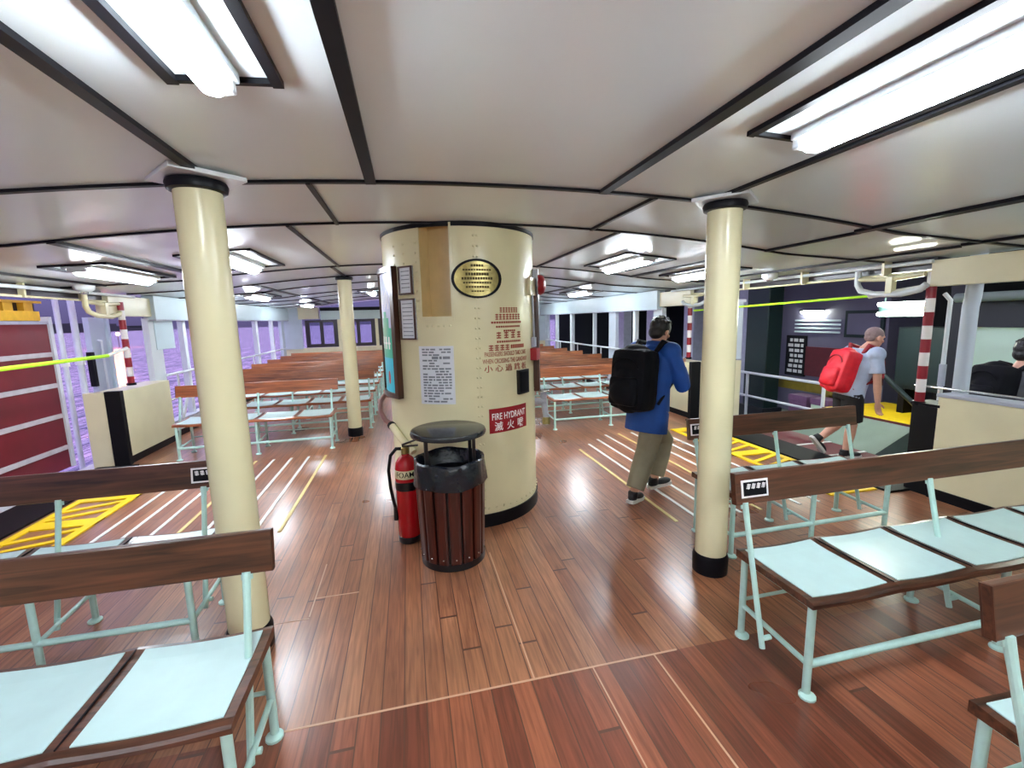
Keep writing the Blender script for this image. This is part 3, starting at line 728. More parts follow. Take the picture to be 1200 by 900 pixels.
# crumpled liner hanging over the rim
mb = MB(); rnd = random.Random(5); n = 72; R = []
prof = [(.16, .50), (.198, .6), (.212, .715), (.226, .73), (.238, .72), (.241, .68), (.243, .63), (.247, .575), (.244, .562)]
ph = [rnd.uniform(0, 6.3) for _ in range(6)]
for i, (r, z) in enumerate(prof):
    ring = []
    for k in range(n):
        a = k * 2 * PI / n; am = (0, .004, .003, .004, .006, .008, .009, .008, .004)[i]
        w = math.sin(7 * a + ph[0] + i * .7) + .7 * math.sin(13 * a + ph[1] - i * 1.1) + .5 * math.sin(23 * a + ph[2] + i)
        ring.append(mb.bm.verts.new(((r + am * w * .6) * math.cos(a), (r + am * w * .6) * math.sin(a), z + (am * 1.4 * math.sin(5 * a + ph[3]) if i > 1 else 0))))
    R.append(ring)
for A, B in zip(R, R[1:]):
    for k in range(n): mb.bm.faces.new((A[k], A[(k + 1) % n], B[(k + 1) % n], B[k]))
mb.bm.faces.new(R[0]); mb.build('liner', 'bag', t, True)
for a in (35, 145, 215, 325):
    a = math.radians(a); MB().bar((.19 * math.cos(a), .19 * math.sin(a), .6), (.19 * math.cos(a), .19 * math.sin(a), .885), .022, .022, .002).build('lid_post', 'blackplastic', t)
MB().lathe([(.22, .885), (.252, .89), (.256, .905), (.25, .922), (.24, .926)], 56).build('lid', 'blacktop', t, True)

t = thing('fire_extinguisher', 'red foam fire extinguisher with black hose, standing between litter bin and funnel casing', 'fire extinguisher', (-.535, 3.31, 0)); t.scale = (1.06, 1.06, 1.13)
MB().lathe([(.07, .03), (.078, .05), (.078, .5), (.07, .545), (.05, .575), (.028, .59), (.026, .6)], 28).build('cylinder', 'red', t, True)
MB().lathe([(.075, 0), (.08, .006), (.08, .04), (.074, .045)], 28).build('foot_ring', 'blackplastic', t, True)
MB().lathe([(.0785, .445), (.0792, .447), (.0792, .5), (.0785, .502)], 28, caps=False).build('cream_band', 'cream', t, True)
MB().lathe([(.0785, .365), (.081, .367), (.081, .42), (.0785, .422)], 28, caps=False).build('black_strap', 'blackplastic', t, True)
me = text_mesh('FOAM', .05, .0006)
for v in me.vertices:
    a = math.radians(-8) + v.co.x / .0795; v.co = Vector((.0795 * math.sin(a), -.0795 * math.cos(a), .474 + v.co.y)) * 1
obj('lettering', me, 'black', t)
MB().lathe([(.024, .6), (.03, .605), (.03, .64), (.018, .65)], 16).build('valve_collar', 'brass', t, True)
MB().bar((-.02, 0, .66), (.1, -.02, .70), .018, .012, .002).bar((-.02, 0, .65), (.09, -.02, .655), .018, .01, .002).build('handle', 'blackplastic', t)
MB().tube([(-.02, 0, .635), (-.06, -.01, .64), (-.1, -.02, .6), (-.118, -.02, .5), (-.112, -.02, .38), (-.098, -.02, .29), (-.09, -.02, .25)], .0115).build('hose', 'rubber', t, True)
MB().tube([(-.09, -.02, .25), (-.085, -.02, .16)], [.012, .018]).build('nozzle', 'blackplastic', t, True)

# ------------------------------------------------------------------ ceiling lamps
def lamp(x, y, L, W, label, fx=None, fw=None):
    z = cz(x); t = thing('ceiling_lamp', label, 'ceiling lamp', (x, y, z)); t.rotation_euler = (0, -cslope(x), 0)
    fx = 0 if fx is None else fx; fw = fw or .52
    mb = MB(); h = .02
    mb.span((fx - fw / 2, -L / 2 - .03, -h), (fx - fw / 2 + .03, L / 2 + .03, .004)).span((fx + fw / 2 - .03, -L / 2 - .03, -h), (fx + fw / 2, L / 2 + .03, .004))
    mb.span((fx - fw / 2 + .03, L / 2 + .012, -h * .8), (fx + fw / 2 - .03, L / 2 + .03, .004)).span((fx - fw / 2 + .03, -L / 2 - .03, -h * .8), (fx + fw / 2 - .03, -L / 2 - .012, .004))
    mb.build('border', 'black', t)
    tw = .012 if y < 2 else .035
    MB().span((-W / 2 - tw, -L / 2, -.03), (W / 2 + tw, L / 2 - .005, .004), .006).build('tray', 'white', t)
    mb = MB(); q = []
    for yy, k in ((-L / 2 + .03, .8), (-L / 2 + .06, 1), (L / 2 - .06, 1), (L / 2 - .03, .8)):
        q.append(((0, yy, -.03), (W / 2 * k, 0, 0), (0, 0, .055 * k)))
    mb.loft(q, 20); mb.build('diffuser', 'lamp', t, True)
    for yy in (-L / 2 + .02, L / 2 - .02):
        MB().span((-W / 2, yy - .018, -.06), (W / 2, yy + .018, -.02), .008).build('end_cap', 'white', t)
    return t
lamp(-.935, .96, 1.05, .085, 'lit ceiling lamp in the top left corner above the nearest left bench', .01, .3)
lamp(1.08, 1.03, 1.05, .1, 'big lit ceiling lamp at the top right above the long bench', -.02, .42)
for s, sd in ((-1, 'left'), (1, 'right')):
    lamp(s * 2.0, 4.8, 1.05, .13, 'lit ceiling lamp in a double black border, %s' % ('just right of the large pillar' if s < 0 else 'over the person in blue'), 0, .58)
    lamp(s * 2.98, 4.8, 1.05, .13, 'lit ceiling lamp over the %s gangway' % ('raised red plank' if s < 0 else 'lowered plank, half hidden by the right pillar'), 0, .46)
    lamp(s * 2.95, 8.6, 1.05, .13, 'lit ceiling lamp over the far %s rows' % sd, 0, .5)
    lamp(s * 2.95, 12.5, 1.05, .13, 'small most distant ceiling lamp, far %s rows' % sd, 0, .5)
    lamp(s * 1.2, 10.5, 1.05, .13, 'lit ceiling lamp %s' % ('seen past the left flank of the funnel casing, over the tall poster' if s < 0 else 'added unseen straight behind the funnel casing'), 0, .5)  # the right one is out of sight, kept for the light it gives
    lamp(s * 1.0, -1.6, 1.05, .13, 'added unseen ceiling lamp overhead behind the viewer, %s' % sd, 0, .5)  # unseen pair added behind the camera to light the casing front
    lamp(s * 2.9, -1.0, 1.05, .13, 'added unseen outer ceiling lamp behind the viewer, %s' % sd, 0, .5)  # second unseen pair, also added for front light

# heat detectors
for x, y, la in ((-3.72, 5.62, 'round white ceiling detector beside the curved pipe bracket over the raised red plank'), (3.72, 4.55, 'round white ceiling detector over the lowered gangplank')):
    t = thing('ceiling_detector', la, 'detector', (x, y, cz(x)))
    MB().lathe([(.045, -.075), (.06, -.07), (.085, -.05), (.09, -.02), (.09, .02)], 24).build('dome', 'white', t, True)
    MB().lathe([(.02, -.1), (.03, -.095), (.034, -.075), (.034, -.07)], 16).build('sensor', 'steel', t, True)

# ------------------------------------------------------------------ gangway hardware
def gang(s):
    x = s * 3.93
    sd = 'left' if s < 0 else 'right'
    t = thing('overhead_pipes', 'pair of cream pipes under the ceiling edge above the %s' % ('raised red plank' if s < 0 else 'lowered plank'), 'pipe')
    MB().tube([(x, 3.0, 2.05), (x, 6.9, 2.05)], .018).build('upper_pipe', 'white', t, True)
    MB().tube([(x + s * .05, 3.0, 1.97), (x + s * .05, 6.9, 1.97)], .012).build('lower_pipe', 'cream', t, True)
    for y in (3.4, 4.3, 5.2, 6.0): MB().span((x - .02, y - .012, 1.96), (x + .07 * s, y + .012, 2.1)).build('pipe_clip', 'cream', t)
    poles = [(GB + .38, 'far')] + ([(3.03, 'near')] if s > 0 else [])
    for y, w in poles:
        zt = 1.97
        t = thing('striped_pole', {(-1, 'far'): 'red and white banded pole on the cream locker at the raised red plank', (1, 'far'): 'red and white banded pole beyond the person in blue',
                                   (1, 'near'): 'red and white banded pole on the black block by the lowered plank'}[(s, w)], 'pole', (x if s < 0 else x + .06, y - (.12 if s > 0 and w == 'far' else 0), .93 if w == 'far' else .8))
        MB().tube([(0, 0, 0), (0, 0, zt - (.93 if w == 'far' else .8))], .036, 16).build('banded_tube', 'stripes', t, True)
        MB().tube([(0, 0, 0), (0, 0, .03)], .05, 16).build('socket', 'black', t, True)
        MB().tube([(.0, 0, .5), (s * .035, 0, .5), (s * .035, 0, .1)], .008, 8).build('cord', 'strap', t, True)
        d = -1 if w == 'far' else 1
        b = thing('swan_neck_bracket', {(-1, 'far'): 'cream bent pipe bracket under the detector by the raised red plank', (1, 'far'): 'white bent pipe bracket beyond the right pillar, at the far banded pole',
                                         (1, 'near'): 'white bent pipe bracket reaching from the near banded pole over the lowered plank'}[(s, w)], 'bracket', (x, y, 0))
        MB().tube([(0, d * .62, 2.03), (0, d * .62, 1.9), (0, d * .58, 1.84), (0, d * .45, 1.8), (0, d * .2, 1.79), (.0, d * .05, 1.82), (0, 0, 1.86)], .028, 12).build('lower_bend', 'cream' if s < 0 else 'white', b, True)
        MB().tube([(0, d * .6, 1.95), (0, d * .3, 1.93), (0, d * .02, 1.95)], .022, 10).build('upper_arm', 'cream', b, True)
        MB().span((-.03, d * .3 - .03, 1.8), (.03, d * .3 + .03, 1.95), .005).build('gusset', 'cream', b)
gang(-1); gang(1)
blk = thing('pole_block', 'tall matt black block at the gangway end of the right bulwark, carrying a banded pole', 'block', (3.95, 2.94, 0))
MB().span((0, -.09, 0), (.22, .12, .8), .008).build('body', 'rubber', blk)
MB().span((-.004, -.1, .8), (.23, .13, .825), .004).build('top_plate', 'black', blk)
# barrier webbing
t = thing('barrier_webbing', 'lime green webbing stretched across the left gangway in front of the red plank', 'barrier')
MB().tube([(-3.9, 3.0, 1.345), (-3.9, 4.6, 1.325), (-3.9, 6.15, 1.335)], .02, 8).build('band', 'rope', t, True)
MB().tube([(-3.9, 6.15, 1.335), (-3.91, 6.55, 1.4)], .022, 8).build('white_end', 'strap', t, True)
t = thing('barrier_webbing', 'lime green webbing drawn high across the right gangway', 'barrier')
MB().tube([(3.95, 6.3, 1.71), (3.95, 3.54, 1.785)], .013, 8).build('band', 'rope', t, True)
MB().tube([(3.95, 3.54, 1.785), (3.98, 3.06, 1.84)], .025, 8).build('white_end', 'strap', t, True)

# raised gangplank on the left
t = thing('raised_gangplank', 'dark red gangplank with grey cleats, hoisted upright outside the left gangway', 'gangplank', (-4.5, 0, 0))
MB().span((-.07, 3.1, .02), (0, 6.25, 1.74), .006).build('deck', 'dark_red', t)
for z in (.27, .65, 1.01, 1.37):
    MB().span((0, 3.12, z - .026), (.022, 6.22, z + .026), .004).build('cleat', 'grey_bar', t)
MB().span((-.08, 3.1, 1.715), (.015, 6.25, 1.75)).build('top_edge', 'grey_metal', t)
MB().span((-.07, 6.25, .02), (.02, 6.3, 1.8)).build('side_edge', 'white', t)
t = thing('gangway_beam', 'amber yellow beam with dark slots above the raised red gangplank', 'beam', (-4.52, 0, 0))
MB().span((-.08, 3.1, 1.755), (0, 6.2, 1.86), .005).build('lower_flange', 'amber', t)
mb = MB()
for k in range(12): mb.span((-.07, 3.15 + .26 * k, 1.86), (-.01, 3.27 + .26 * k, 1.95))
mb.build('webs', 'amber', t)
MB().span((-.09, 3.1, 1.95), (.0, 6.25, 1.975)).build('upper_flange', 'amber', t)
MB().span((-.09, 3.1, 1.86), (-.075, 6.25, 1.95)).build('back_plate', 'window_dark', t)
# slender white stanchions and the pale panel beyond it
for y, xx, r, la in ((6.52, -4.56, .028, 'thin white upright right beside the raised red plank'), (6.78, -4.56, .035, 'second white upright from the raised red plank'), ):
    t = thing('stanchion', la, 'post', (xx, y, -.4))
    MB().tube([(0, 0, 0), (0, 0, 2.44)], r, 12).build('tube', 'white', t, True)
    MB().tube([(0, 0, 1.6), (0, 0, 1.66)], r + .015, 12).build('clamp', 'strap', t, True)
t = thing('gangway_post', 'wide pale grey channel post outside the cream locker at the left gangway', 'post', (-4.55, 7.15, -.4))
MB().span((-.02, -.2, 0), (.05, .1, 2.2), .004).build('web', 'greypanel', t)
MB().span((-.05, .1, 0), (.08, .16, 2.25), .004).build('flange', 'paleblue', t)
MB().tube([(.06, -.1, 1.9), (.1, -.1, 1.88), (.1, -.1, .4)], .016, 8).build('pipe', 'white', t, True)
MB().span((.0, -.26, 1.3), (.06, -.2, 1.75)).build('black_box', 'rubber', t)
t = thing('gangway_post', 'pale grey panel post on the cream bulwark end behind the right pillar', 'post', (4.62, 6.2, .92))
MB().span((-.12, -.03, 0), (.13, .05, .95), .004).build('web', 'greypanel', t); MB().span((-.14, -.06, .9), (.15, .08, .95), .004).build('cap', 'white', t)
t = thing('notice_board', 'blank pale blue board hung in the side opening left of the large pillar', 'board', (-3.99, 7.66, 1.33))
MB().span((-.02, -.26, 0), (.01, .26, .43), .004).build('panel', 'paleblue', t)
MB().span((-.022, -.27, .425), (.014, .27, .44)).build('top_edge', 'window_dark', t)

# white vent pipe by the right bulwark
t = thing('vent_pipe', 'stout pale grey vertical pipe with a bend near the top, rising behind the right bulwark', 'pipe', (4.26, 2.9, 0))
MB().tube([(0, 0, -.2), (0, 0, 1.66), (.0, -.01, 1.74), (-.03, -.03, 1.84), (-.04, -.04, 1.9), (-.04, -.04, 2.1)], .055, 18).build('pipe', 'greypanel', t, True)
MB().tube([(-.04, -.04, 1.86), (-.04, -.04, 2.0)], .062, 18).build('sleeve', 'cream', t, True)
t = thing('thin_pipe', 'thin white pipe running up beside the stout vent pipe', 'pipe', (4.24, 3.04, 0))
MB().tube([(0, 0, -.2), (0, 0, 1.72), (0, .05, 1.78)], .018, 10).build('pipe', 'white', t, True)
MB().tube([(0, 0, .95), (0, 0, 1.15)], .026, 10).build('valve', 'grey_metal', t, True)
t = thing('bulwark_rail', 'thin steel rail with knobs along the top of the right bulwark', 'rail', (4.02, 0, 0))
MB().tube([(0, -1, .965), (0, 3.1, .965)], .01, 8).build('rail', 'steel', t, True)
for y in (.5, 1.4, 2.3): MB().ball((0, y, .95), .022, None, 10).build('knob', 'steel', t, True)

# ------------------------------------------------------------------ the pier outside, right
pf = struct('ground', MB().span((4.9, -3, -.5), (14, 16, -.3)), 'pier_floor')
t = thing('lowered_gangplank', 'maroon gangplank with white edge lines lowered onto the pier, person with red pack on it', 'gangplank', (0, 0, 0))
MB().span((4.16, 3.15, -.06), (4.74, 5.2, -.012)).build('deck', 'maroon', t)
for y in (3.2, 3.62, 4.05, 4.5, 5.15): MB().span((4.16, y - .016, -.012), (4.74, y + .016, -.004)).build('edge_line', 'strap', t)
t = thing('pier_ramp', 'grey green ramp leading up to a bright yellow landing on the pier', 'ramp', (0, 0, 0))
mb = MB(); mb.prism([(4.75, -.3), (5.35, -.3), (5.35, .26), (4.75, -.02)], 1.25, Matrix(((1, 0, 0, 0), (0, 0, -1, 5.2), (0, 1, 0, 0), (0, 0, 0, 1)))); mb.build('slope', 'pier_floor', t)
MB().span((5.35, 3.95, -.3), (6.5, 5.2, .27)).build('landing', 'yellow', t)
MB().span((5.33, 3.95, .2), (5.36, 5.2, .275)).build('red_edge', 'maroon', t)
pr = thing('pier_railing', 'white two-bar railing on the pier edge behind the far banded pole', 'railing', (5.35, 0, 0))
MB().tube([(0, 5.2, .61), (0, 8.2, .61)], .022).build('top_bar', 'white', pr, True)
MB().tube([(0, 5.2, .2), (0, 8.2, .2)], .02).build('lower_bar', 'white', pr, True)
for y in (5.2, 6.7, 8.2): MB().tube([(0, y, -.3), (0, y, .61)], .025).build('rail_post', 'white', pr, True)
t = thing('pier_beam', 'olive yellow beam lying on the pier behind the white railing', 'beam', (6.0, 5.6, -.3))
MB().span((0, 0, .62), (.14, 1.4, .8), .004).build('beam', 'pier_olive', t)
for y in (.1, 1.25): MB().span((.02, y, 0), (.12, y + .08, .62)).build('beam_leg', 'pier_olive', t)
for i, (y, m, la) in enumerate(((5.42, 'pier_pale', 'pale box on the pier behind the white railing'), (5.8, 'mauve', 'mauve crate on the pier behind the white railing'))):
    t = thing('crate', la, 'crate', (5.7, y, -.3))
    MB().span((0, 0, .3), (.26, .34 - .04 * (1 - i), .58), .01).build('body', m, t)
    MB().span((-.01, -.01, .5), (.27, .35 - .04 * (1 - i), .6), .008).build('lid', 'mauve', t)
    MB().span((.02, .02, 0), (.24, .3 - .04 * (1 - i), .3)).build('stand', 'rubber', t)
# pier kiosk with notices
t = thing('pier_kiosk', 'mauve grey kiosk with striped shutter, notice panels and maroon hoarding across the pier', 'kiosk', (6.9, 6.45, -.3))
MB().span((0, -.9, 0), (.8, 1.2, 2.6), .01).build('wall', 'pier_grey', t)
for k in range(4): MB().span((-.015, -.1, 1.56 + .07 * k), (.0, .85, 1.59 + .07 * k)).build('shutter_line', 'paleblue', t)
MB().span((-.03, -.9, .75), (0, .55, 1.3), .004).build('maroon_board', 'maroon', t)
nb_ = MB().span((-.035, .55, .72), (0, 1.0, 1.5), .004).build('black_notice', 'rubber', t)
mb = MB(); rnd = random.Random(11)
for k in range(7):
    y = .6
    while y < .92:
        w = rnd.uniform(.05, .12); mb.span((-.038, y, .78 + .1 * k), (-.034, min(y + w, .96), .84 + .1 * k)); y += w + .03
mb.build('notice_marks', 'strap', nb_)
MB().span((-.04, -.85, 1.5), (.0, -.2, 1.95)).build('window_frame', 'pier_dark', t)
MB().span((-.045, -.8, 1.55), (-.03, -.25, 1.9)).build('window_pane', 'pier_grey', t)
t = thing('kiosk_lamp', 'small lit lamp on the front of the pier kiosk', 'lamp', (6.82, 6.8, 1.62))
MB().span((-.02, -.12, .0), (.03, .3, .045), .01).build('tube', 'neon', t); MB().span((-.03, -.15, .045), (.06, .33, .07)).build('hood', 'pier_dark', t)
# pier lamps
t = thing('pier_lamp', 'bright twin-tube strip lamp over the pier landing', 'lamp', (5.6, 4.42, 1.72))
for dz in (0, -.125): MB().tube([(0, -.3, dz), (0, .3, dz)], .026, 10).build('tube', 'neon', t, True)
MB().span((.03, -.32, -.16), (.06, .32, .03)).build('batten', 'pier_dark', t)
for y in (-.25, .25): MB().tube([(.04, y, .0), (.04, y, .92)], .008, 6).build('hanger', 'pier_dark', t, True)
# dark green cabinets, walls, roof
t = thing('green_cabinet', 'dark green metal cabinet on the pier under the twin-tube lamp', 'cabinet', (5.95, 4.15, -.3))
MB().span((0, -.1, .9), (.25, .55, 1.72), .01).build('body', 'pier_dark', t); MB().span((0, 0, .57), (.2, .08, .9)).build('cabinet_leg', 'rubber', t); MB().span((0, .4, .57), (.2, .48, .9)).build('cabinet_leg', 'rubber', t)
MB().span((-.012, -.06, .95), (0, .51, 1.68), .003).build('cabinet_door', 'pier_dark', t)
t = thing('pier_post', 'broad dark green post on the pier just right of the right pillar', 'post', (5.5, 6.72, -.3))
MB().span((0, -.25, 0), (.3, .25, 3.03), .02).build('shaft', 'pier_dark', t); MB().span((-.05, -.3, 0), (.35, .3, .3), .02).build('plinth', 'pier_night', t)
t = thing('stair_handrail', 'dark sloping handrail beside the yellow landing', 'handrail', (5.5, 0, 0))
MB().tube([(0, 4.75, 1.0), (.2, 4.1, .35)], .03).build('rail', 'pier_dark', t, True); MB().tube([(.0, 4.75, .27), (0, 4.75, 1.0)], .025).build('rail_post', 'pier_dark', t, True); MB().tube([(.2, 4.1, .27), (.2, 4.1, .37)], .025).build('rail_post', 'pier_dark', t, True)
sc = thing('frosted_screen', 'large pale green screen panel in dark frame, on the pier behind the right bulwark', 'screen', (5.6, 0, -.3))
MB().span((.04, -1.2, .9), (.07, 3.74, 1.74), .004).build('panel', 'pier_pale', sc)
MB().span((0, 3.74, 0), (.1, 3.92, 2.7)).span((0, -1.2, 1.74), (.1, 3.74, 2.0)).span((0, -1.2, .3), (.1, 3.74, .9)).build('frame', 'pier_night', sc)
MB().tube([(-.1, -1.2, 2.08), (-.1, 3.8, 2.06)], .05, 12).build('top_pipe', 'pier_floor', sc, True)
struct('wall_pier', MB().span((9.5, -3, -.3), (9.7, 16, 3.4)), 'pier_night')
struct('wall_pier_end', MB().span((4.9, 15.8, -.3), (9.7, 16, 3.4)), 'pier_night')
struct('wall_pier_aft', MB().span((4.9, -3.1, -.3), (9.7, -2.9, 3.4)), 'pier_night')
struct('ceiling_pier', MB().span((4.7, -3, 2.75), (9.7, 16, 2.95)), 'pier_night')
for y in (7.9, 9.8, 11.6, 13.4):
    t = thing('pier_column', 'mauve white column in the pier hall, %s' % {7.9: 'nearest beyond the far banded pole', 9.8: 'second beyond the far banded pole', 11.6: 'third beyond the far banded pole', 13.4: 'farthest beyond the far banded pole'}[y], 'column', (6.4, y, -.3))
    MB().span((-.14, -.2, 0), (.14, .2, 3.05), .02).build('shaft', 'grey_metal', t); MB().span((-.2, -.26, 0), (.2, .26, .25), .02).build('plinth', 'pier_grey', t)
lampy = thing('pier_lamp', 'strip lamp in the dark pier hall beyond the far right openings', 'lamp', (7.5, 10.5, 2.6))
MB().tube([(0, -.6, 0), (0, .6, 0)], .03, 10).build('tube', 'neon', lampy, True); MB().span((-.05, -.62, .03), (.05, .62, .06)).build('batten', 'pier_grey', lampy); MB().tube([(0, -.5, .06), (0, -.5, .15)], .008, 6).build('hanger', 'pier_grey', lampy); MB().tube([(0, .5, .06), (0, .5, .15)], .008, 6).build('hanger', 'pier_grey', lampy)
lampz = thing('pier_lamp', 'added strip lamp under the pier roof to light the pale green screen', 'lamp', (5.2, 1.6, 2.6))  # lamp added to brighten the pale green screen
MB().tube([(0, -.6, 0), (0, .6, 0)], .03, 10).build('tube', 'neon', lampz, True); MB().span((-.05, -.62, .03), (.05, .62, .06)).build('batten', 'pier_grey', lampz); MB().tube([(0, -.5, .06), (0, -.5, .15)], .008, 6).build('hanger', 'pier_grey', lampz); MB().tube([(0, .5, .06), (0, .5, .15)], .008, 6).build('hanger', 'pier_grey', lampz)

# ------------------------------------------------------------------ harbour, left
wt = struct('water', MB().span((-900, -300, -2.6), (-4.6, 900, -2.4)), 'water')
wt2 = struct('water_fore', MB().span((-4.6, 17, -2.6), (500, 900, -2.4)), 'water')
wq = struct('trim_hull_left', MB().span((-4.4, Y0, -2.5), (-4.1, Y1 + 6, -.02)), 'white')
mb = MB(); rnd = random.Random(21); y = -200
while y < 880:
    w = rnd.uniform(14, 46); mb.span((-420 - rnd.uniform(0, 40), y, -2.5), (-400, y + w, rnd.uniform(1.5, 9))); y += w
struct('terrain_far_shore', mb, 'pier_night')
for i, (x, y, z) in enumerate(((-60, 108, .2), (-60, 110.8, .5), (-60, 106, -.3))):
    t = thing('shore_lamp', ['orange lamp on the dark water seen left of the banded pole, middle one', 'orange lamp over the water left of the banded pole, right one', 'orange lamp over the water left of the banded pole, left one'][i], 'lamp', (x, y, -2.4))
    MB().ball((0, 0, z + 2.4), .3, None, 12).build('globe', 'warm', t, True); MB().tube([(0, 0, 0), (0, 0, z + 2.2)], .06, 6).build('mast', 'pier_night', t, True)

# ------------------------------------------------------------------ people
def frame(h, lean=0):
    h = Vector((h[0], h[1], 0)).normalized(); r = Vector((h.y, -h.x, 0)); u = Vector((0, 0, 1))
    if lean:
        q = Matrix.Rotation(-lean, 3, r); h = q @ h; u = q @ u
    return r, h, u
def head_parts(mb, c, h, pitch=0):
    r, f, u = frame(h, pitch); R = Matrix((r, f, u)).transposed()
    P = lambda x, y, z: c + r * x + f * y + u * z
    mb.ball(P(0, -.008, .02), (.074, .094, .092), R); mb.ball(P(0, .02, -.045), (.056, .07, .068), R)
    mb.ball(P(0, .05, -.085), (.03, .03, .024), R)                      # chin
    mb.tube([P(0, .082, .02), P(0, .104, -.018), P(0, .088, -.03)], [.007, .013, .012], 8)   # nose
    mb.ball(P(0, .072, .03), (.05, .02, .012), R)                       # brow
    mb.ball(P(0, .075, -.055), (.024, .016, .01), R)                    # lips
    for s in (-1, 1):
        mb.ball(P(s * .077, -.005, -.008), (.01, .022, .032), R)        # ears
        mb.ball(P(s * .042, .058, -.02), (.022, .02, .018), R)          # cheeks
    return P, R
def hand_parts(mb, w, d, side, curl=.5):
    """w wrist, d direction of the fingers, side the thumb direction"""
    d = d.normalized(); t = (side - d * side.dot(d)).normalized(); n = d.cross(t)
    R = Matrix((t, d, n)).transposed()
    mb.ball(w + d * .045, (.036, .05, .015), R)
    for i, L in enumerate((.07, .078, .073, .058)):
        b = w + d * .082 + t * (.027 - .0185 * i); a = curl
        p1 = b + d * L * .45 * math.cos(a * .5) + n * L * .45 * math.sin(a * .5); p2 = p1 + d * L * .35 * math.cos(a) + n * L * .35 * math.sin(a); p3 = p2 + d * L * .25 * math.cos(a * 1.6) + n * L * .25 * math.sin(a * 1.6)
        mb.tube([b - d * .02, p1, p2, p3], [.0085, .0082, .0075, .006], 8)
    b = w + d * .025 + t * .03
    mb.tube([b - t * .012, b + t * .02 + d * .022, b + t * .026 + d * .05 + n * .012], [.011, .0095, .0075], 8)
def shoe(parent, ankle, dirv, pitch=0, m='shoe'):
    dirv = Vector((dirv[0], dirv[1], 0)).normalized(); r = Vector((dirv.y, -dirv.x, 0)); u = Vector((0, 0, 1))
    q = Matrix.Rotation(pitch, 3, r); f = q @ dirv; u = q @ u; R = Matrix((r, f, u)).transposed()
    a = ankle; P = lambda x, y, z: a + r * x + f * y + u * (z - .09)
    mb = MB(); mb.ball(P(0, -.02, .05), (.04, .055, .045), R); mb.ball(P(0, .09, .038), (.044, .085, .032), R); mb.tube([P(0, -.015, .05), P(0, -.02, .1)], [.045, .044], 14)
    s = obj('shoe', remesh(mb, .006, 4), m, parent)
    mb = MB(); R4 = R.to_4x4(); R4.translation = P(0, 0, 0)
    pl = [(.034, -.075), (.04, -.02), (.04, .05), (.047, .11), (.035, .165), (0, .182), (-.035, .165), (-.045, .11), (-.038, .05), (-.038, -.02), (-.034, -.075), (0, -.085)]
    mb.prism(pl, .028, R4); mb.build('sole', 'sole', s)
